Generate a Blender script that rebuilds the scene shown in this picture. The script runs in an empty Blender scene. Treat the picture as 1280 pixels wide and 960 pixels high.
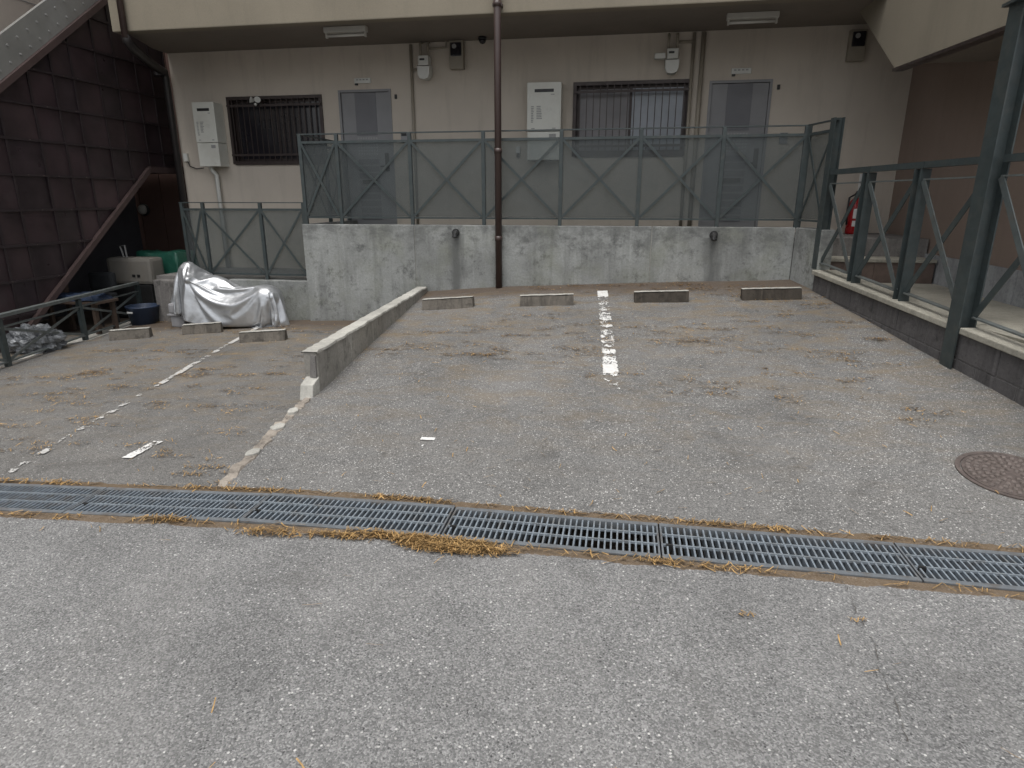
import bpy, bmesh, math, random
import numpy as np
from mathutils import Vector, Matrix
from mathutils.noise import noise as pnoise

random.seed(7)
rng = np.random.default_rng(11)
R = math.radians
sc = bpy.context.scene
col = sc.collection

# ------------------------------------------------------------------ camera
FPX, PITCH, YAW, CAMH = 788.0, R(16.4), R(9.8), 1.5
cam_d = bpy.data.cameras.new('camera')
cam_d.sensor_width = 36.0
cam_d.lens = FPX / 1280.0 * 36.0
cam_d.clip_start = 0.05
cam_d.clip_end = 500.0
cam = bpy.data.objects.new('camera', cam_d)
cam.location = (0, 0, CAMH)
cam.rotation_euler = (math.pi / 2 - PITCH, 0, YAW)
col.objects.link(cam)
sc.camera = cam

# ------------------------------------------------------------------ sky, sun, exposure
SUN_EL, SUN_AZ = R(74), R(188)          # azimuth from +Y, clockwise
w = bpy.data.worlds.new('World')
sc.world = w
w.use_nodes = True
wn = w.node_tree
for n in list(wn.nodes):
    wn.nodes.remove(n)
sky = wn.nodes.new('ShaderNodeTexSky')
sky.sky_type = 'NISHITA'
sky.sun_disc = False
sky.sun_elevation = SUN_EL
sky.sun_rotation = SUN_AZ
sky.air_density = 1.0
sky.dust_density = 4.0
sky.ozone_density = 1.0
hs = wn.nodes.new('ShaderNodeHueSaturation')
hs.inputs['Saturation'].default_value = 0.22
bg = wn.nodes.new('ShaderNodeBackground')
bg.inputs['Strength'].default_value = 0.13
wo = wn.nodes.new('ShaderNodeOutputWorld')
wn.links.new(sky.outputs[0], hs.inputs['Color'])
wn.links.new(hs.outputs[0], bg.inputs[0])
wn.links.new(bg.outputs[0], wo.inputs[0])
sd = bpy.data.lights.new('sun', 'SUN')
sd.energy = 0.9
sd.angle = R(50)
sd.color = (1.0, 0.97, 0.93)
sun = bpy.data.objects.new('sun', sd)
sv = Vector((math.sin(SUN_AZ) * math.cos(SUN_EL), math.cos(SUN_AZ) * math.cos(SUN_EL), math.sin(SUN_EL)))
sun.rotation_euler = (-sv).to_track_quat('-Z', 'Y').to_euler()
sun.location = sv * 30
col.objects.link(sun)
sc.view_settings.view_transform = 'Standard'
sc.view_settings.look = 'None'
sc.view_settings.gamma = 1.0
sc.view_settings.exposure = 0.72
sc.view_settings.use_curve_mapping = False

sc.cycles.max_bounces = 7
sc.cycles.diffuse_bounces = 3
sc.cycles.glossy_bounces = 3
sc.cycles.transparent_max_bounces = 10

# ------------------------------------------------------------------ pixel -> place
def ray(p):
    x = (p[0] - 640) / FPX
    y = -(p[1] - 480) / FPX
    fw = math.cos(PITCH) + math.sin(PITCH) * y
    up = -math.sin(PITCH) + math.cos(PITCH) * y
    return Vector((math.cos(YAW) * x - math.sin(YAW) * fw, math.sin(YAW) * x + math.cos(YAW) * fw, up))
C0 = Vector((0, 0, CAMH))
def onY(p, y):
    r = ray(p); return C0 + r * (y / r.y)
def onX(p, x):
    r = ray(p); return C0 + r * (x / r.x)
def onZ(p, z):
    r = ray(p); return C0 + r * ((z - CAMH) / r.z)
def onF(p, f):
    r = ray(p); lo, hi = .5, 40
    for _ in range(50):
        m = (lo + hi) / 2; q = C0 + r * m
        if q.z > f(q.x, q.y): lo = m
        else: hi = m
    return C0 + r * lo

# ground heights
def zd(x, y=0):
    t = x + 1.5
    if t > .4: s = 0.0
    elif t < -.4: s = t
    else: s = -(t - .4) ** 2 / 1.6
    return max(.045 * s, -.6)
def zr(x, y):
    return zd(x) + max(0, y - 2.8) / 5.2 * (.44 + .045 * (x + 1))
YD0, YD1 = 2.485, 2.795                 # the drain
def xdiv(y):                            # line between the two parking lots
    pts = [(2.5, -2.06), (2.87, -2.09), (3.51, -2.17), (4.17, -2.24), (7.94, -2.52), (9, -2.6)]
    for (a, xa), (b, xb) in zip(pts, pts[1:]):
        if y <= b: return xa + (xb - xa) * (y - a) / (b - a)
    return -2.6
WA, WB = Vector((2.06, 7.62)), Vector((2.62, 4.5))       # block wall line in plan
def xwall(y):
    return WA.x + (WB.x - WA.x) * (WA.y - y) / (WA.y - WB.y)
def onW(p):                             # on the vertical plane of the block wall
    n = Vector((-(WB - WA).y, (WB - WA).x)); r = ray(p)
    t = (n.x * WA.x + n.y * WA.y) / (n.x * r.x + n.y * r.y)
    return C0 + r * t

# ------------------------------------------------------------------ materials
class NT:
    def __init__(s, name):
        s.m = bpy.data.materials.new(name); s.m.use_nodes = True
        s.t = s.m.node_tree; s.t.nodes.clear()
        s.out = s.n('ShaderNodeOutputMaterial'); s.b = s.n('ShaderNodeBsdfPrincipled')
        s.l(s.b.outputs[0], s.out.inputs[0])
        s.pos = s.n('ShaderNodeNewGeometry').outputs['Position']
    def n(s, k, **kw):
        x = s.t.nodes.new(k)
        for a, v in kw.items(): setattr(x, a, v)
        return x
    def l(s, a, b): s.t.links.new(a, b)
    def mapping(s, src, scale=(1, 1, 1), loc=(0, 0, 0)):
        x = s.n('ShaderNodeMapping'); s.l(src, x.inputs[0])
        x.inputs['Scale'].default_value = scale; x.inputs['Location'].default_value = loc
        return x.outputs[0]
    def noise(s, vec, scale, detail=4, rough=.55, dist=0):
        x = s.n('ShaderNodeTexNoise'); s.l(vec, x.inputs['Vector'])
        x.inputs['Scale'].default_value = scale; x.inputs['Detail'].default_value = detail
        x.inputs['Roughness'].default_value = rough; x.inputs['Distortion'].default_value = dist
        return x.outputs[0]
    def voro(s, vec, scale, feature='F1'):
        x = s.n('ShaderNodeTexVoronoi', feature=feature); s.l(vec, x.inputs['Vector'])
        x.inputs['Scale'].default_value = scale
        return x
    def ramp(s, fac, stops, interp='LINEAR'):
        x = s.n('ShaderNodeValToRGB'); s.l(fac, x.inputs[0]); cr = x.color_ramp; cr.interpolation = interp
        while len(cr.elements) < len(stops): cr.elements.new(.5)
        for e, (p, c) in zip(cr.elements, stops):
            e.position = p
            e.color = (c, c, c, 1) if isinstance(c, (int, float)) else (*c, 1)
        return x.outputs[0]
    def mix(s, fac, a, b, mode='MIX'):
        x = s.n('ShaderNodeMix', data_type='RGBA', blend_type=mode)
        for v, i in ((fac, 0), (a, 6), (b, 7)):
            if isinstance(v, (int, float)): x.inputs[i].default_value = v if i == 0 else (v, v, v, 1)
            elif isinstance(v, tuple): x.inputs[i].default_value = (*v, 1)
            else: s.l(v, x.inputs[i])
        return x.outputs[2]
    def math(s, op, a, b=0.0, clamp=False):
        x = s.n('ShaderNodeMath', operation=op, use_clamp=clamp)
        for v, i in ((a, 0), (b, 1)):
            if isinstance(v, (int, float)): x.inputs[i].default_value = v
            else: s.l(v, x.inputs[i])
        return x.outputs[0]
    def sep(s, v):
        x = s.n('ShaderNodeSeparateXYZ'); s.l(v, x.inputs[0]); return x.outputs
    def bump(s, h, dist, strength=1.0, prev=None):
        x = s.n('ShaderNodeBump'); s.l(h, x.inputs['Height'])
        x.inputs['Distance'].default_value = dist; x.inputs['Strength'].default_value = strength
        if prev: s.l(prev, x.inputs['Normal'])
        return x.outputs[0]
    def fin(s, color=None, rough=.6, metal=0.0, nrm=None, spec=None):
        for v, k in ((color, 'Base Color'), (rough, 'Roughness'), (metal, 'Metallic')):
            if v is None: continue
            if isinstance(v, tuple): s.b.inputs[k].default_value = (*v, 1)
            elif isinstance(v, (int, float)): s.b.inputs[k].default_value = v
            else: s.l(v, s.b.inputs[k])
        if nrm: s.l(nrm, s.b.inputs['Normal'])
        if spec is not None: s.b.inputs['Specular IOR Level'].default_value = spec
        return s.m

def simple(name, c, rough=.55, metal=0.0, var=.12, scale=6, bump=0.0, bscale=60, dirt=None, spec=None):
    t = NT(name)
    n1 = t.noise(t.pos, scale, 5)
    c0 = tuple(max(0, x * (1 - var)) for x in c); c1 = tuple(min(1, x * (1 + var)) for x in c)
    co = t.ramp(n1, [(.3, c0), (.7, c1)])
    if dirt:
        m = t.ramp(t.noise(t.pos, dirt[1], 6, .65), [(.5, 0), (.72, dirt[2])])
        co = t.mix(m, co, dirt[0])
    nr = t.bump(t.noise(t.pos, bscale, 3), bump) if bump else None
    rg = t.ramp(t.noise(t.pos, scale * 2.3, 3), [(.3, max(0, rough - .08)), (.7, min(1, rough + .08))])
    return t.fin(co, rg, metal, nr, spec)

def asphalt(name, dark, mid, light, chip_amt, warm=False):
    t = NT(name)
    # aggregate: three sizes of stones with their own tone
    v1 = t.voro(t.pos, 185); v2 = t.voro(t.pos, 105); v3 = t.voro(t.pos, 330)
    r1 = t.sep(v1.outputs['Color'])[0]; r2 = t.sep(v2.outputs['Color'])[0]; r3 = t.sep(v3.outputs['Color'])[1]
    base = t.ramp(r1, [(0, dark), (.3, tuple(d * .55 + m * .45 for d, m in zip(dark, mid))), (.62, mid), (.9, light), (1, tuple(x * 1.15 for x in light))])
    fine = t.ramp(r3, [(0, .88), (.5, 1.0), (1, 1.12)])
    co = t.mix(1.0, base, fine, 'MULTIPLY')
    # bare pale chips, in clusters
    clus = t.noise(t.pos, 1.3, 4, .6)
    clus2 = t.noise(t.mapping(t.pos, loc=(7, 3, 1)), 9, 3, .6)
    thr = t.math('ADD', t.ramp(clus, [(.38, .0), (.66, 1.0)]), t.math('MULTIPLY', clus2, .5))
    lim = t.math('SUBTRACT', 1.0, t.math('MULTIPLY', thr, chip_amt))
    pick = t.math('GREATER_THAN', r2, lim)
    inside = t.ramp(v2.outputs['Distance'], [(.36, 1), (.5, 0)])
    chip = t.math('MULTIPLY', pick, inside)
    chipc = t.ramp(t.sep(v2.outputs['Color'])[1], [(0, (.26, .255, .24)), (1, (.55, .54, .52))])
    co = t.mix(chip, co, chipc)
    pickd = t.math('MULTIPLY', t.math('LESS_THAN', r2, .05), t.ramp(v2.outputs['Distance'], [(.3, 1), (.45, 0)]))
    co = t.mix(t.math('MULTIPLY', pickd, .8), co, (.035, .035, .036))
    # large soft patches: wear, damp, dust
    big = t.noise(t.pos, .9, 5, .6, .4)
    co = t.mix(1.0, co, t.ramp(big, [(.3, .78), (.5, .97), (.72, 1.06)]), 'MULTIPLY')
    mid2 = t.noise(t.mapping(t.pos, loc=(3, 9, 2)), 4.5, 5, .65)
    co = t.mix(1.0, co, t.ramp(mid2, [(.28, .87), (.5, 1.0), (.75, 1.06)]), 'MULTIPLY')
    # old oil drips and damp patches
    oil = t.noise(t.mapping(t.pos, loc=(1.7, 4.1, 0)), 1.9, 6, .62, .7)
    co = t.mix(t.ramp(oil, [(.60, 0), (.74, .55)]), co, (.06, .057, .053))
    pale = t.noise(t.mapping(t.pos, (1, .45, 1), (8.7, 2.1, 0)), 1.2, 5, .6, .5)
    co = t.mix(t.ramp(pale, [(.55, 0), (.75, .3)]), co, (.27, .262, .25))
    x, y, z = t.sep(t.pos)
    if warm:
        # tree dust: ochre film in drifts, thicker towards the wall at the back
        dn = t.noise(t.mapping(t.pos, (1, 2.2, 1)), 2.6, 7, .72, .6)
        far = t.ramp(t.math('MULTIPLY', t.math('SUBTRACT', y, 3.0), .2), [(0, 0), (.25, .35), (1, .9)])
        m = t.math('MULTIPLY', t.ramp(dn, [(.46, 0), (.64, 1)]), far)
        co = t.mix(m, co, (.2, .15, .088))
        # earth washed against the wall foot
        wn_ = t.math('ADD', t.math('SUBTRACT', y, 7.45), t.math('MULTIPLY', t.noise(t.pos, 5, 4), .5))
        co = t.mix(t.ramp(wn_, [(-.15, 0), (.55, .85)]), co, (.085, .062, .045))
    # earth along both edges of the drain
    d1 = t.math('ABSOLUTE', t.math('SUBTRACT', y, (YD0 + YD1) / 2))
    e = t.math('ADD', t.math('SUBTRACT', d1, .155), t.math('MULTIPLY', t.noise(t.mapping(t.pos, (.5, 1, 1)), 7, 5, .7), -.11))
    co = t.mix(t.ramp(e, [(-.055, .75), (-.005, 0)]), co, (.125, .08, .038))
    h = t.math('ADD', t.math('MULTIPLY', v1.outputs['Distance'], -1.0), t.math('MULTIPLY', v2.outputs['Distance'], -.7))
    nr = t.bump(h, .003, .5)
    nr = t.bump(t.noise(t.pos, 3.0, 4), .02, .6, nr)
    return t.fin(co, .88, 0, nr, .3)

def concrete(name, c, stain=.5, streak=1.0, green=0.0, mould=None):
    t = NT(name)
    n1 = t.noise(t.pos, 1.7, 6, .6, .3)
    co = t.ramp(n1, [(.3, tuple(x * .72 for x in c)), (.52, c), (.75, tuple(min(1, x * 1.22) for x in c))])
    n2 = t.noise(t.mapping(t.pos, (5.5, 5.5, .55)), 1.6, 6, .68, .25)
    co = t.mix(t.ramp(n2, [(.5, 0), (.68, stain * streak)]), co, tuple(x * .3 for x in c))
    n2b = t.noise(t.mapping(t.pos, (9, 9, .4), (4, 1, 0)), 1.3, 4, .6)
    co = t.mix(t.ramp(n2b, [(.58, 0), (.68, .55 * streak)]), co, tuple(min(1, x * 1.55) for x in c))
    n3 = t.noise(t.mapping(t.pos, loc=(2, 7, 5)), 6.5, 7, .75)
    co = t.mix(t.ramp(n3, [(.54, 0), (.66, stain)]), co, tuple(x * .34 for x in c))
    n4 = t.noise(t.pos, 38, 5, .7)
    co = t.mix(1.0, co, t.ramp(n4, [(.3, .82), (.7, 1.14)]), 'MULTIPLY')
    if green:
        co = t.mix(t.ramp(t.noise(t.mapping(t.pos, loc=(9, 2, 1)), 2.3, 5), [(.48, 0), (.7, green)]), co, (.16, .17, .11))
    if mould:
        px_, py_, pz_ = t.sep(t.pos)
        nz_ = t.noise(t.mapping(t.pos, (2.2, 2.2, 3.2), (5, 5, 1)), 2.4, 6, .7, .3)
        top = t.ramp(t.math('ADD', t.math('MULTIPLY', t.math('SUBTRACT', pz_, .62), 1.5), t.math('MULTIPLY', t.math('SUBTRACT', nz_, .5), 3.2)), [(.45, 0), (1.0, .62)])
        co = t.mix(top, co, tuple(x * .38 for x in c))
        for sx_, sz_ in mould:                      # run-off below the two spouts
            dx_ = t.math('ADD', t.math('ABSOLUTE', t.math('SUBTRACT', px_, sx_)), t.math('MULTIPLY', t.math('SUBTRACT', t.noise(t.mapping(t.pos, (6, 6, 1)), 2.0, 4), .5), .22))
            band = t.math('MULTIPLY', t.ramp(dx_, [(.03, .8), (.12, 0)]), t.math('LESS_THAN', pz_, sz_))
            co = t.mix(band, co, tuple(x * .4 for x in c))
    vv = t.voro(t.pos, 55)
    pit = t.math('MULTIPLY', t.math('GREATER_THAN', t.sep(vv.outputs['Color'])[0], .93), t.ramp(vv.outputs['Distance'], [(.12, 1), (.3, 0)]))
    co = t.mix(t.math('MULTIPLY', pit, .7), co, tuple(x * .25 for x in c))
    nr = t.bump(n4, .004, .6)
    nr = t.bump(n3, .012, .5, nr)
    return t.fin(co, .85, 0, nr, .3)

def stucco(name, c, dirt=.25, bump=.0035):
    t = NT(name)
    n1 = t.noise(t.pos, 1.1, 5)
    co = t.ramp(n1, [(.3, tuple(x * .9 for x in c)), (.7, tuple(x * 1.06 for x in c))])
    n2 = t.noise(t.mapping(t.pos, (4, 4, .5)), 1.5, 6, .65)
    co = t.mix(t.ramp(n2, [(.52, 0), (.75, dirt)]), co, tuple(x * .55 for x in c))
    n3 = t.noise(t.pos, 130, 4, .7)
    co = t.mix(1.0, co, t.ramp(n3, [(.3, .9), (.7, 1.08)]), 'MULTIPLY')
    return t.fin(co, .9, 0, t.bump(n3, bump, .8), .25)

def panel_mat(name, c, see):
    t = NT(name)
    t.fin(c, .55, 0)
    tr = t.n('ShaderNodeBsdfTransparent'); tr.inputs[0].default_value = (.80, .83, .83, 1)
    mx = t.n('ShaderNodeMixShader')
    f = t.ramp(t.noise(t.pos, 2.2, 4), [(.3, see - .05), (.7, see + .05)])
    t.l(f, mx.inputs[0]); t.l(t.b.outputs[0], mx.inputs[1]); t.l(tr.outputs[0], mx.inputs[2])
    t.l(mx.outputs[0], t.out.inputs[0])
    return t.m

def glass_mat(name, c, rough=.15):
    t = NT(name)
    co = t.ramp(t.noise(t.pos, 3, 3), [(.3, tuple(x * .8 for x in c)), (.7, tuple(x * 1.15 for x in c))])
    return t.fin(co, rough, 0, None, .6)

def silver_mat(name, c, rough, metal, crinkle):
    t = NT(name)
    n1 = t.noise(t.pos, 9, 6, .7, .8)
    v = t.voro(t.pos, 16); v2 = t.voro(t.mapping(t.pos, (1, 1, 1.7), (3, 1, 2)), 34)
    co = t.ramp(n1, [(.3, tuple(x * .82 for x in c)), (.7, c)])
    rg = t.ramp(t.noise(t.pos, 14, 4), [(.3, rough - .07), (.7, rough + .1)])
    nr = t.bump(v.outputs['Distance'], crinkle, .7)
    nr = t.bump(v2.outputs['Distance'], crinkle * .4, .6, nr)
    nr = t.bump(n1, crinkle * .8, .7, nr)
    return t.fin(co, rg, metal, nr)

M = {}
M['street'] = asphalt('street_asphalt', (.112, .112, .111), (.196, .195, .191), (.262, .261, .255), .09)
M['lot'] = asphalt('lot_asphalt', (.1, .099, .096), (.162, .159, .153), (.212, .209, .2), .19, True)
M['lot2'] = asphalt('lower_lot_asphalt', (.1, .097, .093), (.16, .156, .148), (.205, .2, .188), .05, True)
M['ret'] = concrete('retaining_concrete', (.285, .295, .285), .8, .38, .35, [(onY((570, 292), 8.0).x, 1.07), (onY((892, 295), 8.0).x, 1.05)])
M['conc'] = concrete('kerb_concrete', (.30, .285, .255), .7, .6, .15)
M['conc_edge'] = concrete('crumbling_concrete', (.30, .265, .225), .95, .3, .0)
M['conc_dark'] = concrete('stained_concrete', (.2, .19, .18), .8, .6)
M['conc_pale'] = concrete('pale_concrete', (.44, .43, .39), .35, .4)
M['stop'] = concrete('wheel_stop_concrete', (.15, .135, .115), .8, .9)
M['stop_dark'] = concrete('mossy_stop_concrete', (.062, .053, .043), .7, .9)
M['coping'] = concrete('coping_concrete', (.33, .315, .265), .3, .3)
M['block'] = concrete('block_concrete', (.105, .1, .1), .6, .8)
M['mortar'] = concrete('mortar', (.16, .155, .15), .5, .5)
M['trench'] = simple('trench_sludge', (.045, .036, .028), .85, var=.5, scale=9, bump=.01)
M['cream'] = stucco('cream_stucco', (.255, .226, .175), .22)
M['beige'] = stucco('beige_stucco', (.58, .52, .445), .36)
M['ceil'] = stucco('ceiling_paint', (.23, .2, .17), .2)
M['brownwall'] = stucco('brown_stucco', (.29, .225, .187), .2, .002)
M['plinth'] = concrete('plinth_concrete', (.36, .37, .38), .45, .6)
M['tile'] = simple('brown_step_tile', (.125, .09, .075), .5, var=.2, scale=12)
M['fence'] = simple('grey_green_paint', (.042, .054, .055), .45, .1, var=.15, scale=14, dirt=((.1, .095, .08), 9, .35))
M['fence_pale'] = simple('weathered_rail', (.12, .135, .132), .5, .2, var=.2, scale=18, dirt=((.1, .085, .06), 7, .4))
M['brace_grey'] = simple('brace_paint', (.085, .1, .1), .45, .1, var=.2, scale=14, dirt=((.12, .09, .065), 9, .45))
M['panel'] = panel_mat('smoked_panel', (.1, .11, .112), .68)
M['steel'] = simple('galvanised_steel', (.25, .285, .315), .45, .3, var=.18, scale=22, dirt=((.10, .075, .045), 12, .55))
M['steel_bar'] = simple('zinc_bar', (.18, .21, .238), .55, .0, var=.25, scale=22, dirt=((.13, .105, .075), 9, .6))
M['steel_flat'] = simple('galvanised_frame', (.18, .197, .212), .55, .4, var=.2, scale=14, dirt=((.12, .085, .05), 10, .6))
M['iron'] = simple('rusty_iron', (.105, .085, .077), .65, .2, var=.3, scale=24, bump=.002, dirt=((.16, .13, .11), 8, .5))
M['iron_worn'] = simple('worn_iron', (.165, .138, .124), .55, .3, var=.25, scale=20)
M['brown_pipe'] = simple('brown_pipe', (.052, .034, .03), .38, 0, var=.15, scale=5)
M['dark_pipe'] = simple('dark_pipe', (.025, .022, .022), .4, 0, var=.15, scale=5)
M['white'] = simple('white_enamel', (.66, .66, .60), .35, 0, var=.04, scale=4, dirt=((.4, .37, .3), 3, .25))
M['white_side'] = M['white']
M['white_plastic'] = simple('white_plastic', (.62, .62, .58), .4, 0, var=.05, scale=5)
M['meter_cream'] = simple('meter_cream', (.30, .265, .21), .5, 0, var=.08, scale=8)
M['dark'] = simple('dark_plastic', (.02, .02, .02), .45, 0, var=.2, scale=8)
M['grey_mark'] = simple('grey_print', (.30, .30, .29), .5, 0, var=.25, scale=120)
M['door'] = simple('door_grey', (.25, .25, .256), .5, .05, var=.06, scale=3)
M['door_dark'] = simple('door_inlay', (.155, .156, .168), .5, .05, var=.06, scale=3)
M['door_line'] = simple('door_grid', (.36, .36, .36), .5, .05, var=.06, scale=3)
M['win_frame'] = simple('brown_aluminium', (.045, .033, .03), .4, .3, var=.15, scale=6)
M['glass_dark'] = glass_mat('dark_glass', (.018, .017, .022), .12)
M['glass_frost'] = glass_mat('frosted_glass', (.36, .39, .43), .4)
M['glass_frost2'] = glass_mat('frosted_glass_curtain', (.23, .22, .225), .4)
M['lamp_white'] = simple('lamp_housing', (.5, .49, .45), .45, 0, var=.05)
M['red'] = simple('extinguisher_red', (.33, .012, .014), .3, 0, var=.08)
M['silver'] = silver_mat('silver_cover', (.53, .545, .56), .36, .7, .0022)
M['cover_in'] = simple('grey_plastic', (.30, .30, .31), .5, 0, var=.12, scale=9)
M['plastic_bag'] = silver_mat('clear_wrap', (.17, .18, .19), .25, .25, .012)
M['screen'] = simple('brown_screen', (.037, .023, .026), .45, 0, var=.45, scale=2.2, dirt=((.05, .04, .042), 3, .5))
M['screen_b'] = simple('brown_screen_faded', (.043, .027, .029), .55, 0, var=.5, scale=1.7)
M['screen_c'] = simple('brown_screen_dark', (.03, .021, .024), .35, 0, var=.5, scale=2.9)
M['screen_rib'] = simple('screen_rib', (.028, .02, .022), .5, 0, var=.2, scale=6)
M['stringer'] = simple('rust_stringer', (.085, .058, .055), .5, .2, var=.15, scale=5)
M['roofband'] = simple('grey_roof_sheet', (.25, .25, .235), .5, .25, var=.12, scale=3, dirt=((.36, .36, .36), 1.2, .5))
M['siding'] = simple('brown_siding', (.125, .075, .062), .55, 0, var=.1, scale=2)
M['siding_grey'] = simple('grey_siding', (.085, .085, .095), .5, .2, var=.15, scale=3)
M['ncream'] = stucco('neighbour_wall', (.50, .44, .38), .15)
M['green'] = simple('green_sheet', (.01, .075, .05), .5, 0, var=.2, scale=5, bump=.01, bscale=9)
M['cream_box'] = simple('cream_panel', (.2, .187, .165), .45, 0, var=.08, scale=5, dirt=((.2, .17, .13), 6, .4))
M['blue'] = simple('blue_plastic', (.025, .04, .075), .5, 0, var=.2, scale=5)
M['black_fab'] = simple('black_fabric', (.02, .022, .025), .7, 0, var=.2, scale=9)
M['wood'] = simple('old_wood', (.07, .048, .036), .7, 0, var=.25, scale=9)
M['paint'] = simple('road_paint', (.68, .68, .66), .7, 0, var=.1, scale=30, dirt=((.35, .33, .3), 25, .5))
M['paint_old'] = simple('faded_road_paint', (.5, .495, .475), .8, 0, var=.15, scale=30, dirt=((.25, .235, .21), 20, .7))
M['crack'] = simple('crack_shadow', (.085, .078, .07), .95, var=.3, scale=30)
M['litter'] = simple('pine_needles', (.38, .24, .095), .85, 0, var=.5, scale=30)
M['paper'] = simple('paper_white', (.72, .72, .7), .7, 0, var=.05)
M['earth'] = simple('earth', (.09, .07, .055), .95, 0, var=.3, scale=4, bump=.01)

# ------------------------------------------------------------------ mesh helpers
class MB:
    def __init__(s): s.v = []; s.f = []
    def add(s, vs, fs):
        o = len(s.v); s.v += [tuple(v) for v in vs]; s.f += [tuple(i + o for i in f) for f in fs]; return s
    def box(s, lo, hi, bev=0.0):
        (x0, y0, z0), (x1, y1, z1) = lo, hi
        if x0 > x1: x0, x1 = x1, x0
        if y0 > y1: y0, y1 = y1, y0
        if z0 > z1: z0, z1 = z1, z0
        if not bev:
            return s.add([(x0, y0, z0), (x1, y0, z0), (x1, y1, z0), (x0, y1, z0), (x0, y0, z1), (x1, y0, z1), (x1, y1, z1), (x0, y1, z1)],
                         [(0, 3, 2, 1), (4, 5, 6, 7), (0, 1, 5, 4), (1, 2, 6, 5), (2, 3, 7, 6), (3, 0, 4, 7)])
        bm = bmesh.new()
        vs = [bm.verts.new(p) for p in [(x0, y0, z0), (x1, y0, z0), (x1, y1, z0), (x0, y1, z0), (x0, y0, z1), (x1, y0, z1), (x1, y1, z1), (x0, y1, z1)]]
        for f in [(0, 3, 2, 1), (4, 5, 6, 7), (0, 1, 5, 4), (1, 2, 6, 5), (2, 3, 7, 6), (3, 0, 4, 7)]: bm.faces.new([vs[i] for i in f])
        bmesh.ops.bevel(bm, geom=list(bm.edges), offset=bev, segments=2, affect='EDGES', profile=.6)
        bm.verts.index_update()
        s.add([v.co[:] for v in bm.verts], [[v.index for v in f.verts] for f in bm.faces]); bm.free(); return s
    def bar(s, a, b, wd, th, up=(0, 0, 1)):
        """rectangular bar from a to b: wd across, th along up"""
        a, b = Vector(a), Vector(b); d = (b - a).normalized(); u = Vector(up)
        sd_ = d.cross(u)
        if sd_.length < 1e-4: sd_ = d.cross(Vector((0, 1, 0)))
        sd_.normalize(); u = sd_.cross(d).normalized()
        vs = []
        for p in (a, b):
            for i, j in ((-1, -1), (1, -1), (1, 1), (-1, 1)): vs.append(p + sd_ * wd / 2 * i + u * th / 2 * j)
        return s.add(vs, [(3, 2, 1, 0), (4, 5, 6, 7), (0, 1, 5, 4), (1, 2, 6, 5), (2, 3, 7, 6), (3, 0, 4, 7)])
    def tube(s, pts, r, n=12, cap=True):
        pts = [Vector(p) for p in pts]; rings = []; prev = None
        rr = r if isinstance(r, (list, tuple)) else [r] * len(pts)
        for i, p in enumerate(pts):
            d = (pts[min(i + 1, len(pts) - 1)] - pts[max(i - 1, 0)]).normalized()
            if prev is None:
                q = d.cross(Vector((0, 0, 1)))
                if q.length < 1e-3: q = d.cross(Vector((1, 0, 0)))
            else: q = prev - d * prev.dot(d)
            q.normalize(); prev = q; e = d.cross(q)
            rings.append([p + (q * math.cos(2 * math.pi * k / n) + e * math.sin(2 * math.pi * k / n)) * rr[i] for k in range(n)])
        vs = [v for rg in rings for v in rg]; fs = []
        for i in range(len(pts) - 1):
            for k in range(n): fs.append((i * n + k, i * n + (k + 1) % n, (i + 1) * n + (k + 1) % n, (i + 1) * n + k))
        if cap: fs += [tuple(range(n))[::-1], tuple(range((len(pts) - 1) * n, len(pts) * n))]
        return s.add(vs, fs)
    def lathe(s, prof, c=(0, 0, 0), n=20):
        vs = []; fs = []
        for (r, z) in prof:
            for k in range(n): vs.append((c[0] + r * math.cos(2 * math.pi * k / n), c[1] + r * math.sin(2 * math.pi * k / n), c[2] + z))
        for i in range(len(prof) - 1):
            for k in range(n): fs.append((i * n + k, i * n + (k + 1) % n, (i + 1) * n + (k + 1) % n, (i + 1) * n + k))
        fs += [tuple(range(n))[::-1], tuple(range((len(prof) - 1) * n, len(prof) * n))]
        return s.add(vs, fs)
    def prism(s, poly, d):
        """polygon (3D points) extruded by vector d"""
        n = len(poly); d = Vector(d); p = [Vector(q) for q in poly]
        return s.add(p + [q + d for q in p], [tuple(range(n))[::-1], tuple(range(n, 2 * n))] + [(i, (i + 1) % n, n + (i + 1) % n, n + i) for i in range(n)])
    def mesh(s, name):
        me = bpy.data.meshes.new(name); me.from_pydata(s.v, [], s.f)
        bm = bmesh.new(); bm.from_mesh(me); bmesh.ops.recalc_face_normals(bm, faces=bm.faces); bm.to_mesh(me); bm.free()
        return me
    def build(s, name, mat, parent=None, smooth=False, bevel=0.0):
        me = s.mesh(name); me.materials.append(M[mat] if isinstance(mat, str) else mat)
        if smooth:
            for p in me.polygons: p.use_smooth = True
        o = bpy.data.objects.new(name, me); col.objects.link(o)
        if parent:
            o.parent = parent
            o.matrix_parent_inverse = Matrix.LocRotScale(parent_world(parent), parent_rot(parent), None).inverted()
        if bevel:
            m = o.modifiers.new('bevel', 'BEVEL'); m.width = bevel; m.segments = 2; m.limit_method = 'ANGLE'; m.angle_limit = R(40)
        return o
WORLD = {}
def parent_world(p):
    return WORLD.get(p.name, (Vector((0, 0, 0)), None))[0]
def parent_rot(p):
    return WORLD.get(p.name, (None, Matrix.Identity(3).to_quaternion()))[1]
def tag(o, label=None, cat=None, group=None, kind=None):
    if label: o['label'] = label
    if cat: o['category'] = cat
    if group: o['group'] = group
    if kind: o['kind'] = kind
    return o
def thing(name, loc, label, cat, group=None):
    o = bpy.data.objects.new(name, None); o.empty_display_size = .2
    o.location = loc; col.objects.link(o)
    WORLD[o.name] = (Vector(loc), Matrix.Identity(3).to_quaternion())
    return tag(o, label, cat, group)
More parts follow.
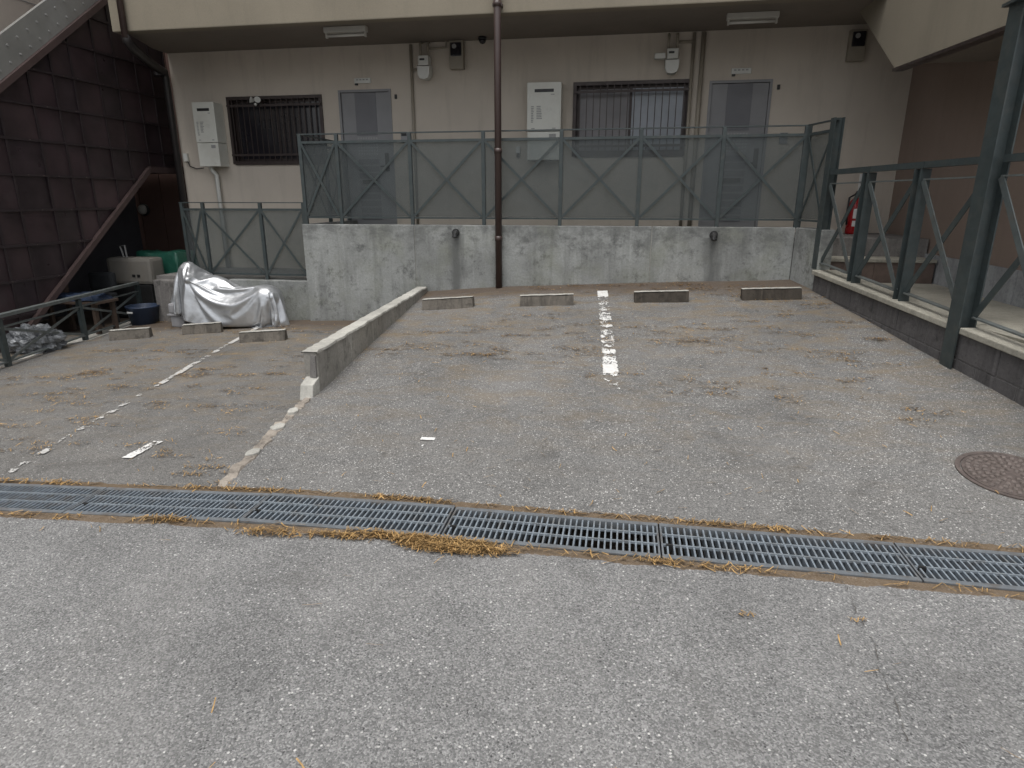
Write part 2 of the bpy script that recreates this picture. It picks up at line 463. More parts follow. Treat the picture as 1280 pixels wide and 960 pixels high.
def struct(o): o['kind'] = 'structure'; return o
def share(src, name, parent, loc, rot=None):
    """another object with the same mesh, placed at loc in world axes under parent"""
    o = bpy.data.objects.new(name, src); col.objects.link(o)
    o.parent = parent
    o.matrix_parent_inverse = Matrix.Translation(parent_world(parent)).inverted()
    o.location = loc
    if rot: o.rotation_euler = rot
    return o

# ------------------------------------------------------------------ the ground
def sheet(name, xs_of_y, ys, zf, mat, rough=.004):
    vs = []; fs = []; nx = None
    for y in ys:
        xs = xs_of_y(y); nx = len(xs)
        for x in xs: vs.append((x, y, zf(x, y) + rough * pnoise(Vector((x * 1.7, y * 1.7, .3)))))
    for j in range(len(ys) - 1):
        for i in range(nx - 1):
            a = j * nx + i; fs.append((a, a + 1, a + nx + 1, a + nx))
    mb = MB(); mb.add(vs, fs); o = mb.build(name, mat, smooth=True)
    return struct(o)
def lin(a, b, n): return [a + (b - a) * i / (n - 1) for i in range(n)]
sx = [-60, -30, -14] + lin(-9, 6, 76) + [12, 30, 60]
sheet('street', lambda y: sx, [-60, -30, -12, -5, -2] + lin(0, 2.3, 12) + [2.4, YD0], zd, 'street', .006)
sheet('upper_parking_lot', lambda y: lin(xdiv(y) - .005, xwall(y) + .06, 40), [YD1] + lin(2.9, 8.06, 44), zr, 'lot', .008)
sheet('lower_parking_lot', lambda y: [-9.5] + lin(-8, xdiv(y) + .01, 48), [YD1] + lin(2.9, 8.3, 44), lambda x, y: zd(x) - .002, 'lot2', .008)
gb = MB(); gb.add([(-200, -200, -1.4), (200, -200, -1.4), (200, 200, -1.4), (-200, 200, -1.4)], [(0, 1, 2, 3)])
struct(gb.build('ground', 'earth'))
# yard behind the neighbour's fence and beside the lots
MB().box((-16, 2.8, -1.2), (-7.05, 8.29, -.27)).add([], []).build('yard', 'earth')
struct(bpy.data.objects['yard'])
MB().box((-16, 8.3, -1.2), (-6.95, 16, -.275)).build('back_yard', 'earth'); struct(bpy.data.objects['back_yard'])
sheet('pavement', lambda y: lin(3.4, 12, 10), [YD1] + lin(2.9, 5.0, 6), lambda x, y: zr(2.7, y) - .01, 'lot', .004)

# drain trench
tr = MB()
tx = lin(-9, 6, 40)
for (ya, yb, za, zb) in ((YD0, YD0, 0, -.3), (YD0, YD1, -.3, -.3), (YD1, YD1, -.3, 0)):
    vs = []; fs = []
    for x in tx: vs += [(x, ya, zd(x) + za), (x, yb, zd(x) + zb)]
    for i in range(len(tx) - 1): fs.append((2 * i, 2 * i + 2, 2 * i + 3, 2 * i + 1))
    tr.add(vs, fs)
struct(tr.build('drain_channel', 'trench'))

# grates: a metre each, bearing bars across, two rods along
joints = [-4.78, -3.79, -2.78, -1.78, -.77, .23, 1.27, 2.28, 3.3]
bar_me = MB().box((-.0038, YD0 + .028, -.055), (.0038, YD1 - .028, 0)).mesh('bar'); bar_me.materials.append(M['steel_bar'])
words = ['at the lowest end of the run, past the faded parking line', 'level with the short white dash of the lower lot', 'at the foot of the broken divider strip', 'where the needle heap begins along the street edge',
         'showing the darkest open slots, just past the needle heap', 'reached by the thin crack in the street', 'level with the round manhole cover', 'at the highest end of the run, past the manhole cover']
for i, (xa, xb) in enumerate(zip(joints, joints[1:])):
    cx = (xa + xb) / 2; slope = (zd(xb) - zd(xa)) / (xb - xa); zc = zd(cx) + .004
    g = thing('drain_grate', (cx, (YD0 + YD1) / 2, zc), 'galvanised steel drain grate ' + words[i], 'drain grate', 'drain grates along the street edge')
    ang = -math.atan(slope); L = xb - xa - .008
    def lp(x, z): return (cx + x, z)
    parts = []
    fr = MB()
    for ya, yb in ((YD0 + .002, YD0 + .03), (YD1 - .03, YD1 - .002)): fr.box((cx - L / 2, ya, zc - .036), (cx + L / 2, yb, zc + .002))
    for xe in (-L / 2, L / 2 - .008): fr.box((cx + xe, YD0 + .03, zc - .036), (cx + xe + .008, YD1 - .03, zc + .001))
    parts.append(fr.build('frame', 'steel_flat', g))
    nb = 35
    for k in range(nb):
        o = share(bar_me, 'bar', g, (cx - L / 2 + .012 + (L - .02) * (k + .5) / nb, 0, zc))
        parts.append(o)
    for yy in (YD0 + .115, YD1 - .105):
        parts.append(MB().box((cx - L / 2 + .008, yy - .004, zc - .008), (cx + L / 2 - .008, yy + .004, zc + .0035)).build('rod', 'steel', g))
    parts.append(MB().box((cx - L / 2 + .02, YD0 + .105, zc - .03), (cx - L / 2 + .05, YD0 + .117, zc + .006)).build('hinge_catch', 'dark', g))
    g.rotation_euler = (0, ang, 0)

# broken concrete edge between the two lots
def jag(x, s=.01): return x + random.uniform(-s, s)
edge = thing('divider_edge', (xdiv(3.5), 3.5, zd(-2.1)), 'broken pale concrete edge strip between the lower and upper lots', 'kerb')
ys = lin(2.86, 4.2, 34)
vs = []; fs = []
for j, y in enumerate(ys):
    brk = 1.0 if (j % 11) else .35
    wdt = .05 + .045 * abs(pnoise(Vector((y * 5, 1, 0)))) + .02
    h = (zr(xdiv(y), y) + .012 + .012 * pnoise(Vector((y * 9, 5, 0)))) - (1 - brk) * .02
    xl = xdiv(y) - wdt + .02 * pnoise(Vector((y * 7, 3, 0))); xr = xdiv(y) + .022 + .02 * pnoise(Vector((y * 8, 9, 2)))
    vs += [(xl - .01, y, zd(xl) - .1), (xl, y, h - .03 - .03 * random.random()), (xl + .022 + random.uniform(-.012, .018), y, h + random.uniform(-.016, .008)), (xr - .02 + random.uniform(-.014, .014), y, h + random.uniform(-.012, .006)), (xr + .01, y, zr(xdiv(y), y) - .05)]
for j in range(len(ys) - 1):
    for i in range(4): a = j * 5 + i; fs.append((a, a + 1, a + 6, a + 5))
MB().add(vs, fs).build('edge_strip', 'conc_edge', edge)
for (yy, s) in ((3.62, .06), (3.25, .05), (3.9, .05)):
    m = MB(); x = xdiv(yy) - .035
    m.prism([(x + s * math.cos(a) * random.uniform(.5, 1), yy + s * 1.4 * math.sin(a) * random.uniform(.5, 1), zr(x, yy) - .02) for a in lin(0, 5.4, 7)], (0, 0, .04))
    m.build('broken_chunk', 'conc_pale', edge, bevel=.006)

# divider wall, level top, ground rising to meet it
dv = thing('divider_wall', (-2.35, 6, zd(-2.35)), 'low level-topped concrete divider wall with chipped pale end', 'wall')
ztop = .385
ysd = lin(4.3, 8.0, 6)
for a, b in zip(ysd, ysd[1:]):
    m = MB()
    x0a, x0b = xdiv(a), xdiv(b)
    vs = [(x0a - .10, a + .002, -.25), (x0a + .012, a + .002, -.25), (x0b + .012, b - .002, -.25), (x0b - .10, b - .002, -.25)]
    top = [(v[0], v[1], ztop + (.0 if i % 2 else .003)) for i, v in enumerate(vs)]
    m.add(vs + top, [(0, 3, 2, 1), (4, 5, 6, 7), (0, 1, 5, 4), (1, 2, 6, 5), (2, 3, 7, 6), (3, 0, 4, 7)])
    m.build('wall_section', 'conc', dv, bevel=.012)
# broken end: a sloping stub below the chipped face
x0 = xdiv(4.3)
m = MB()
m.prism([(x0 - .095, 4.31, -.12), (x0 - .095, 4.22, -.10), (x0 - .09, 4.17, .05), (x0 - .09, 4.2, .16), (x0 - .09, 4.31, .2)], (.105, 0, 0))
m.build('broken_end', 'conc_pale', dv, bevel=.008)
m = MB(); m.prism([(x0 - .05, 4.285, .2), (x0 + .004, 4.28, .19), (x0 + .006, 4.282, .36), (x0 - .03, 4.284, .37)], (0, .02, 0))
m.build('spalled_face', 'conc_dark', dv)
# flaked cap along the top
vs = []; fs = []
yc = lin(4.29, 7.95, 60)
for y in yc:
    x = xdiv(y); e1 = random.uniform(-.012, .006); e2 = random.uniform(-.008, .014)
    vs += [(x - .102 + e1, y, ztop - .006), (x - .1 + e1, y, ztop + .008), (x + .01 + e2, y, ztop + .009), (x + .014 + e2, y, ztop - .008)]
for j in range(len(yc) - 1):
    for i in range(3): a = j * 4 + i; fs.append((a, a + 1, a + 5, a + 4))
MB().add(vs, fs).build('flaked_cap', 'conc_pale', dv)

# ------------------------------------------------------------------ apartment building
YF = 9.5; ZC = 1.05; ZCEIL = 3.60; YR = 8.0
XL, XR = -6.92, 3.5
bld = thing('apartment_building', (-1.5, 9.5, 0), 'beige stucco apartment building with open ground floor corridor', 'building')
def wall_with_holes(x0, x1, z0, z1, holes, y, th):
    xs = sorted({x0, x1, *[h[0] for h in holes], *[h[1] for h in holes]}); zs = sorted({z0, z1, *[h[2] for h in holes], *[h[3] for h in holes]})
    m = MB()
    for a, b in zip(xs, xs[1:]):
        for c, d in zip(zs, zs[1:]):
            if any(h[0] <= (a + b) / 2 <= h[1] and h[2] <= (c + d) / 2 <= h[3] for h in holes): continue
            m.add([(a, y, c), (b, y, c), (b, y, d), (a, y, d)], [(0, 1, 2, 3)])
    for h in holes:
        a, b, c, d = h
        m.add([(a, y, c), (b, y, c), (b, y, d), (a, y, d), (a, y + th, c), (b, y + th, c), (b, y + th, d), (a, y + th, d)],
              [(0, 1, 5, 4), (1, 2, 6, 5), (2, 3, 7, 6), (3, 0, 4, 7)])
    return m
W1 = (-6.03, -4.49, 2.01, 2.97); W2 = (-.78, .80, 2.07, 3.03)
D1 = (-4.23, -3.42, ZC - .02, 3.02); D2 = (1.03, 1.83, ZC - .02, 3.0)
wall_with_holes(XL, XR, -.6, ZCEIL + .02, [W1, W2, D1, D2], YF, .14).build('wall', 'beige', bld)
MB().box((XL, YF + .3, -.6), (XR, YF + .5, ZCEIL)).build('inner_wall', 'dark', bld)
MB().box((XL, YF, ZCEIL + .03), (XR, YF + .5, 10.5)).build('upper_wall', 'beige', bld)
XF0 = onY((140, 46), YR).x
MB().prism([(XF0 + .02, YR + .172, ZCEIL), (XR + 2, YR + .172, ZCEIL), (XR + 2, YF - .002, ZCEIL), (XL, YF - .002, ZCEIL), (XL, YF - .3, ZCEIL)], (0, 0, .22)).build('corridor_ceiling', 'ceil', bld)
MB().box((XF0, YR + .02, 3.545), (2.75, YR + .17, 4.95), .012).build('balcony_parapet', 'cream', bld)
MB().box((XF0 - .05, YR - .01, 4.95), (2.75, YR + .2, 5.0)).build('parapet_cap', 'win_frame', bld)
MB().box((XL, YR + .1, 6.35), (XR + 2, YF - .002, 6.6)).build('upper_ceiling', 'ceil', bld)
MB().box((XF0, YR + .02, 6.3), (2.75, YR + .17, 7.7)).build('balcony_parapet', 'cream', bld)
MB().box((XL - .4, YR - .3, 9.4), (XR + 2.4, YF + 4, 9.7)).build('roof_slab', 'cream', bld)
# left side wall returning back
MB().box((XL, YF + .51, -.6), (XL + .2, YF + 6, 10.4)).build('side_wall', 'beige', bld)
# corridor floor
MB().box((-4.2, YR + .17, .4), (3.48, YF - .003, ZC)).build('corridor_floor', 'conc_dark', bld)
MB().box((-6.7, 8.26, -.5), (-4.21, YF - .003, .42)).build('lower_floor', 'conc_dark', bld)

# windows
def window(W, label, frost):
    x0, x1, z0, z1 = W; y = YF + .05
    f = MB(); t = .045
    f.box((x0, YF - .025, z0), (x0 + t, y + .05, z1)); f.box((x1 - t, YF - .025, z0), (x1, y + .05, z1))
    f.box((x0 + t, YF - .025, z1 - t), (x1 - t, y + .05, z1)); f.box((x0 + t, YF - .03, z0 - .012), (x1 - t, y + .05, z0 + t))
    wo_ = f.build('window', 'win_frame', bld); wo_['label'] = label
    xm = (x0 + x1) / 2
    for k, (a, b, yy) in enumerate(((x0 + t, xm + .02, y + .045), (xm - .02, x1 - t, y + .02))):
        s = MB(); q = .035
        s.box((a, yy, z0 + t), (a + q, yy + .022, z1 - t)); s.box((b - q, yy, z0 + t), (b, yy + .022, z1 - t))
        s.box((a + q, yy, z1 - t - q), (b - q, yy + .022, z1 - t)); s.box((a + q, yy, z0 + t), (b - q, yy + .022, z0 + t + q))
        s.build('sash', 'win_frame', wo_)
        MB().box((a + q, yy + .008, z0 + t + q), (b - q, yy + .014, z1 - t - q)).build('pane', ('glass_frost2' if k == 0 else 'glass_frost') if frost else 'glass_dark', wo_)
    # grille
    n = 16; bm_ = MB().box((-.006, -.012, z0 + .035), (.006, 0, z1 - .035)).mesh('grille_bar'); bm_.materials.append(M['win_frame'])
    for k in range(n):
        share(bm_, 'grille_bar', wo_, (x0 + .05 + (x1 - x0 - .1) * (k + .5) / n, YF - .03, 0))
    for zz in (z0 + .13, z1 - .13):
        MB().box((x0 + .01, YF - .052, zz - .016), (x1 - .01, YF - .043, zz + .016)).build('grille_rail', 'win_frame', wo_)
window(W1, 'dark glass window behind a brown bar grille', False)
window(W2, 'frosted two-sash window behind a brown bar grille', True)

# doors
def door(D, label):
    x0, x1, z0, z1 = D; y = YF + .02
    d = MB().box((x0 + .035, y, z0 + .02), (x1 - .035, y + .04, z1 - .035), .004).build('door', 'door', bld); d['label'] = label
    f = MB()
    f.box((x0, YF - .012, z0), (x0 + .033, YF + .1, z1)); f.box((x1 - .033, YF - .012, z0), (x1, YF + .1, z1)); f.box((x0 + .033, YF - .012, z1 - .033), (x1 - .033, YF + .1, z1))
    f.build('door_frame', 'door', d)
    wd = x1 - x0; a = x0 + wd * .30; b = x0 + wd * .70
    MB().box((a, y - .006, z1 - .62), (b, y - .0005, z1 - .04)).build('dark_inlay', 'door_dark', d)
    nx, nz = 8, 6
    sq = MB().box((0, -.006, 0), (.024, -.0005, .024)).mesh('grid_square'); sq.materials.append(M['door_line'])
    for i in range(nx):
        for j in range(nz):
            share(sq, 'grid_square', d, (a + (b - a) * (i + .5) / nx - .012, y, z1 - .90 + .26 * (j + .5) / nz - .012))
    ln = MB().box((a, -.008, 0), (b, -.0005, .075)).mesh('slat'); ln.materials.append(M['door_dark'])
    for j in range(9): share(ln, 'slat', d, (0, y, z0 + .16 + j * .1))
    h = MB(); h.box((x1 - .145, y - .012, z0 + .86), (x1 - .085, y - .0005, z0 + 1.12)); h.tube([(x1 - .115, y - .01, z0 + .93), (x1 - .115, y - .05, z0 + .93), (x1 - .21, y - .05, z0 + .93)], .011, 8)
    h.build('handle', 'dark', d)
    MB().box((x0 + wd * .36, y - .02, z0 + .68), (x0 + wd * .64, y - .008, z0 + .74)).build('letter_slot', 'dark', d)
door(D1, 'grey flat door beside the dark grille window'); door(D2, 'grey flat door by the stair')

# staircase on the right: side panel with landing, sloping soffit, brown wall, plinth, steps
XP = 2.6
a = onX((1118, 85), XP); b_ = onX((1062, -6), XP); c_ = onX((1278, 24), XP)
sl = (b_.z - a.z) / (b_.y - a.y)
zl = a.z
poly = [(XP, 4.85, c_.z - .02), (XP, a.y, a.z), (XP, 9.5 - .02, a.z + sl * (9.48 - a.y)), (XP, 9.48, a.z + sl * (9.48 - a.y) + 1.3), (XP, a.y + .2, a.z + 1.9), (XP, 4.85, a.z + 1.9)]
MB().prism(poly, (.13, 0, 0)).build('stair_parapet', 'cream', bld)
MB().prism([(XP - .012, 4.85, c_.z - .05), (XP - .012, a.y + .02, a.z - .03), (XP - .012, a.y + .02, a.z - .002), (XP - .012, 4.85, c_.z - .022)], (.1, 0, 0)).build('drip_edge', 'win_frame', bld)
# landing underside
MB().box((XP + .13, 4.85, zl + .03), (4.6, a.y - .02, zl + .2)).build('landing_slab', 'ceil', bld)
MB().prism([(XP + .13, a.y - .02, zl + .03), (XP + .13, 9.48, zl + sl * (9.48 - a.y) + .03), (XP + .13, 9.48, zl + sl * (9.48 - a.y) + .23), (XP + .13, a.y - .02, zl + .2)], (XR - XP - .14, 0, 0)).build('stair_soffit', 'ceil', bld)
# brown wall, running towards the street
MB().box((XR, 4.6, .4), (XR + .2, YF + .1, 3.58)).build('brown_wall', 'brownwall', bld)
zf = .58
yb = lin(4.62, 8.9, 6)
for p, q in zip(yb, yb[1:]):
    MB().box((XR - .035, p + .004, zf - .1), (XR - .002, q - .004, .885), .004).build('plinth_slab', 'plinth', bld)
# passage floor and steps up to the corridor
sp = thing('entrance_steps', (2.8, 8.2, zf), 'brown tiled steps with pale nosing leading up to the corridor', 'steps')
for i, (y0, y1, z0, z1) in enumerate(((7.82, 8.3, zf - .1, .84), (8.3, 8.62, zf - .1, 1.045))):
    xs = lin(2.19, 3.44, 5)
    for p, q in zip(xs, xs[1:]):
        MB().box((p + .002, y0 + .006, z0), (q - .002, y1, z1 - .035)).build('riser_tile', 'tile', sp)
    MB().box((2.18, y0 - .012, z1 - .033), (3.45, y1 + .0, z1 + .004 * (1 - i)), .006).build('nosing', 'coping', sp)

struct(MB().prism([(xwall(7.8) + .12, 7.8, zf - .2), (xwall(4.4) + .12, 4.4, zf - .2), (XR - .002, 4.4, zf - .2), (XR - .002, 7.81, zf - .2)], (0, 0, .2)).build('passage', 'coping'))

# ------------------------------------------------------------------ retaining wall
XW0 = -4.21; XW1 = 1.97
ZT = 1.175
rw = thing('retaining_wall', (-1, 8, 0), 'streaked grey concrete retaining wall under the long fence', 'wall')
xj = [XW0, onY((519, 320), YR).x, onY((813, 320), YR).x, XW1]
for p, q in zip(xj, xj[1:]):
    m = MB(); m.box((p + .003, YR, -.5), (q - .003, YR + .155, ZT), .008)
    m.build('wall_panel', 'ret', rw)
for p in xj[1:3]:
    MB().box((p - .006, YR + .01, -.4), (p + .006, YR + .1, ZT - .01)).build('joint_filler', 'conc_pale', rw)
# left return and right return
MB().box((XW0 + .003, YR + .16, -.5), (XW0 + .15, YF - .01, ZT)).build('left_return', 'ret', rw)
MB().prism([(XW1 + .001, YR + .01, .2), (xwall(7.46) + .02, 7.46, .2), (xwall(7.46) + .16, 7.48, .2), (XW1 + .2, YR + .15, .2)], (0, 0, ZT - .2)).build('right_return', 'ret', rw, bevel=.008)
for px in ((570, 292), (892, 295)):
    p = onY(px, YR)
    m = MB(); m.tube([(p.x, YR + .05, p.z + .01), (p.x, YR - .03, p.z + .01), (p.x, YR - .055, p.z - .005), (p.x, YR - .065, p.z - .045)], .034, 12)
    m.tube([(p.x, YR + .002, p.z + .012), (p.x, YR - .012, p.z + .012)], .05, 14)
    m.build('drain_spout', 'dark', rw, smooth=False)

# ------------------------------------------------------------------ fences
def fence_panel(par, a, b, zb0, zb1, zt0, zt1, matb='fence', panel=True, brace=.028, off=.0):
    """one bay between plan points a and b: two braces and a sheet"""
    a, b = Vector(a), Vector(b); d = (b - a).normalized(); n = Vector((d.y, -d.x))      # n looks to the outside
    if n.y > 0 or (abs(n.y) < .2 and n.x > 0): n = -n
    o1 = n * .012; o2 = n * .022
    A = lambda p, o, z: (p.x + o.x, p.y + o.y, z)
    MB().bar(A(a + d * .02, o1, zb0), A(b - d * .02, o1, zt1), .006, brace, (n.x, n.y, 0)).mesh
    for (p, q, zp, zq, o) in ((a, b, zb0, zt1, o1), (a, b, zt0, zb1, o2)):
        m = MB(); m.bar(A(p + d * .025, o, zp), A(q - d * .025, o, zq), brace, .007, (n.x, n.y, 0)); m.build('brace', matb, par)
    if panel:
        m = MB(); q = -n * .006
        m.prism([A(a + d * .02, q, zb0 - .005), A(b - d * .02, q, zb1 - .005), A(b - d * .02, q, zt1 + .004), A(a + d * .02, q, zt0 + .004)], (q.x * .6, q.y * .6, 0)); m.build('mesh_panel', 'panel', par)

ZFT = 2.285                                        # top rail of the long fence
uf = thing('corridor_fence', (-1, 8.06, ZT), 'long grey-green fence with smoked panels on the retaining wall', 'fence')
YU = 8.06
pxs = [-4.16, -3.66, -2.69, -1.75, -.79, .15, 1.085, 1.99]
for k, x in enumerate(pxs):
    wv = .045 if k < 7 else .075
    MB().box((x - wv / 2, YU - .02, ZT - .02), (x + wv / 2, YU + .02, ZFT - .006)).build('post', 'fence', uf, bevel=.003)
zb, zt = ZT + .105, ZFT - .1
MB().box((pxs[0] - .03, YU - .02, ZFT - .006), (pxs[-1] + .04, YU + .02, ZFT + .008)).build('top_rail', 'fence', uf)
for p, q in zip(pxs, pxs[1:]):
    MB().box((p + .023, YU - .018, zt - .012), (q - .023, YU + .016, zt + .018)).build('upper_rail', 'fence', uf)
    MB().box((p + .023, YU - .016, zb - .03), (q - .023, YU + .016, zb - .008)).build('lower_rail', 'fence', uf)
    fence_panel(uf, (p, YU - .008), (q, YU - .008), zb, zb, zt - .014, zt - .014)
# return on the left, back to the building
xr_ = pxs[0]
for y in (8.78, 9.44):
    MB().box((xr_ - .02, y - .022, ZT - .02), (xr_ + .02, y + .022, ZFT - .006)).build('post', 'fence', uf)
MB().box((xr_ - .02, YU + .021, ZFT - .006), (xr_ + .02, 9.47, ZFT + .008)).build('top_rail', 'fence', uf)
for p, q in ((YU + .02, 8.76), (8.8, 9.42)):
    MB().box((xr_ - .016, p + .003, zt - .012), (xr_ + .016, q - .003, zt + .018)).build('upper_rail', 'fence', uf)
    MB().box((xr_ - .016, p + .003, zb - .03), (xr_ + .016, q - .003, zb - .008)).build('lower_rail', 'fence', uf)
    fence_panel(uf, (xr_, p), (xr_, q), zb, zb, zt - .014, zt - .014)
# short return on the right to the corner post
pa = Vector((1.99, YU)); pb = Vector((xwall(7.5) + .05, 7.5))
MB().bar((pa.x, pa.y - .04, ZFT + .001), (pb.x, pb.y, ZFT + .001), .04, .014).build('top_rail', 'fence', uf)
MB().bar((pa.x + .01, pa.y - .06, zt), (pb.x, pb.y + .03, zt), .034, .03).build('upper_rail', 'fence', uf)
MB().bar((pa.x + .01, pa.y - .06, zb - .02), (pb.x, pb.y + .03, zb - .02), .034, .022).build('lower_rail', 'fence', uf)
fence_panel(uf, (pa.x + .008, pa.y - .03), (pb.x, pb.y + .04), zb, zb, zt - .014, zt - .014)

# lower fence and wall behind the motorcycle
YL = 8.1
lw = thing('low_wall', (-5.4, YL, -.2), 'low mossy concrete wall behind the silver covered motorcycle', 'wall')
xl0 = onY((191, 352), YL).x
m = MB(); m.box((xl0, YL, -.6), (-5.45, YL + .16, .375), .015); m.build('wall_panel', 'conc_dark', lw)
m = MB(); m.box((-5.444, YL, -.6), (XW0 - .003, YL + .16, .41), .012); m.build('wall_panel', 'ret', lw)
lf = thing('low_fence', (-5, YL + .06, .4), 'short smoked panel fence on the low wall beside the tall concrete corner', 'fence')
lx = [onY((229, 300), YL).x, -5.74, -4.88, XW0 - .04]
yl = YL + .07
for k, x in enumerate(lx):
    MB().box((x - .022, yl - .02, .36), (x + .022, yl + .02, 1.44)).build('post', 'fence', lf, bevel=.003)
MB().box((lx[0] - .03, yl - .02, 1.44), (lx[-1] + .02, yl + .02, 1.452)).build('top_rail', 'fence', lf)
for p, q in zip(lx, lx[1:]):
    MB().box((p + .023, yl - .016, 1.34), (q - .023, yl + .016, 1.37)).build('upper_rail', 'fence', lf)
    MB().box((p + .023, yl - .016, .47), (q - .023, yl + .016, .495)).build('lower_rail', 'fence', lf)
    fence_panel(lf, (p, yl - .008), (q, yl - .008), .5, .5, 1.335, 1.335)

# ------------------------------------------------------------------ block wall, coping and ramp fence
dW = (WB - WA).normalized(); nW = Vector((-dW.y, dW.x))
if nW.x < 0: nW = -nW
LW = 5.0
def wp(s, o=0.0): q = WA + dW * s + nW * o; return q
def ztopw(s):                       # coping height along the wall
    return .76 - .068 * max(0, s)
bw = thing('block_wall', (wp(2).x, wp(2).y, .2), 'dark concrete block wall with a pale coping beside the upper lot', 'wall')
s0, sl_ = .16, .40
k = 0
hb = .19
for row in range(3):
    s = s0 - (.2 if row % 2 else 0)
    while s < LW:
        a_, b2 = max(s, s0), min(s + sl_, LW)
        if b2 - a_ > .05:
            z1a, z1b = ztopw(a_) - .05 - row * (hb + .008), ztopw(b2) - .05 - row * (hb + .008)
            A, B = wp(a_ + .004, random.uniform(-.003, .003)), wp(b2 - .004, random.uniform(-.003, .003)); A2, B2 = wp(a_ + .004, .12), wp(b2 - .004, .12)
            m = MB(); m.add([(A.x, A.y, z1a - hb), (B.x, B.y, z1b - hb), (B2.x, B2.y, z1b - hb), (A2.x, A2.y, z1a - hb), (A.x, A.y, z1a), (B.x, B.y, z1b), (B2.x, B2.y, z1b), (A2.x, A2.y, z1a)],
                            [(0, 3, 2, 1), (4, 5, 6, 7), (0, 1, 5, 4), (1, 2, 6, 5), (2, 3, 7, 6), (3, 0, 4, 7)])
            m.build('block', 'block', bw, bevel=.004)
        s += sl_
m = MB(); A, B = wp(s0, .006), wp(LW, .006); A2, B2 = wp(s0, .115), wp(LW, .115)
m.add([(A.x, A.y, -.2), (B.x, B.y, -.5), (B2.x, B2.y, -.5), (A2.x, A2.y, -.2), (A.x, A.y, ztopw(s0) - .053), (B.x, B.y, ztopw(LW) - .053), (B2.x, B2.y, ztopw(LW) - .053), (A2.x, A2.y, ztopw(s0) - .053)],
      [(0, 3, 2, 1), (4, 5, 6, 7), (0, 1, 5, 4), (1, 2, 6, 5), (2, 3, 7, 6), (3, 0, 4, 7)])
m.build('mortar_bed', 'mortar', bw)
s = s0; sp_col = (WA.y - 5.16) / -dW.y
cuts = [s0, .95, 1.75, sp_col - .05, sp_col + .07, 3.4, 4.2, LW]
for i, (p, q) in enumerate(zip(cuts, cuts[1:])):
    if i == 3: continue
    A, B = wp(p + .002, -.035), wp(q - .002, -.035); A2, B2 = wp(p + .002, .26), wp(q - .002, .26)
    zA, zB = ztopw(p), ztopw(q)
    m = MB(); m.add([(A.x, A.y, zA - .048), (B.x, B.y, zB - .048), (B2.x, B2.y, zB - .048), (A2.x, A2.y, zA - .048), (A.x, A.y, zA), (B.x, B.y, zB), (B2.x, B2.y, zB), (A2.x, A2.y, zA)],
                    [(0, 3, 2, 1), (4, 5, 6, 7), (0, 1, 5, 4), (1, 2, 6, 5), (2, 3, 7, 6), (3, 0, 4, 7)])
    m.build('coping_slab', 'coping', bw, bevel=.008)

# steel column carrying the landing
A = wp(sp_col, -.02)
sc_ = thing('steel_column', (A.x, A.y, zr(A.x, A.y)), 'tall grey-green steel column standing against the block wall', 'column')
zc0, zc1 = zr(A.x, A.y) - .05, zl - .03
H = .13
def hbeam(m, c, d, n, w_, t, z0, z1):
    """H section; flanges face along n"""
    for o in (-w_ / 2 + t / 2, w_ / 2 - t / 2):
        q = c + n * o
        m.prism([(*(q - d * w_ / 2 - n * t / 2), z0), (*(q + d * w_ / 2 - n * t / 2), z0), (*(q + d * w_ / 2 + n * t / 2), z0), (*(q - d * w_ / 2 + n * t / 2), z0)], (0, 0, z1 - z0))
    q = c
    m.prism([(*(q - d * t / 2 - n * (w_ / 2 - t)), z0), (*(q + d * t / 2 - n * (w_ / 2 - t)), z0), (*(q + d * t / 2 + n * (w_ / 2 - t)), z0), (*(q - d * t / 2 + n * (w_ / 2 - t)), z0)], (0, 0, z1 - z0))
m = MB(); hbeam(m, A + nW * .045, dW, nW, H, .011, zc0, zc1); m.build('shaft', 'fence', sc_)
m = MB(); q = A + nW * .045; m.box((q.x - .1, q.y - .1, zc1), (q.x + .1, q.y + .1, zc1 + .02)); m.build('head_plate', 'fence', sc_)

# ramp fence
rf = thing('ramp_fence', (wp(1.5).x, wp(1.5).y, .7), 'grey-green steel railing with crossed braces on the coping', 'fence')
ps = [.10, .86, 1.66, sp_col, 3.3, 4.1, 4.9]
zrail = 1.765
q = wp(.10, .06)
m = MB(); hbeam(m, q, dW, nW, .1, .009, ZT - .42, ZFT + .02); m.build('corner_post', 'fence', rf)
for s in ps[1:3] + ps[4:]:
    q = wp(s, .06); m = MB(); hbeam(m, q, nW, dW, .09, .008, ztopw(s) - .01, zrail - .03); m.build('post', 'fence', rf)
def seg(s1, s2, z1, z2, wd, th, nm, o=.06, mt='fence'):
    A, B = wp(s1, o), wp(s2, o); MB().bar((A.x, A.y, z1), (B.x, B.y, z2), wd, th).build(nm, mt, rf)
for p, q in zip(ps, ps[1:]):
    e1 = p + (.075 if p == sp_col else .06); e2 = q - (.075 if q == sp_col else .052)
    if p > sp_col - .01: seg(e1, q + .045, zrail, zrail, .07, .05, 'handrail')
    else: seg(e1, e2 if q == sp_col else q + .055, zrail, zrail, .07, .05, 'handrail')
    seg(e1, e2, zrail - .115, zrail - .115, .05, .012, 'upper_rail', mt='fence_pale')
    seg(e1, e2, ztopw(p) + .07, ztopw(q) + .07, .05, .012, 'lower_rail', mt='fence_pale')
    for k, (za, zb_) in enumerate(((ztopw(p) + .075, zrail - .122), (zrail - .122, ztopw(q) + .075))):
        A, B = wp(e1, .05 - .012 * k), wp(e2, .05 - .012 * k)
        MB().bar((A.x, A.y, za), (B.x, B.y, zb_), .05, .008, (nW.x, nW.y, 0)).build('brace', 'brace_grey' if k else 'fence', rf)

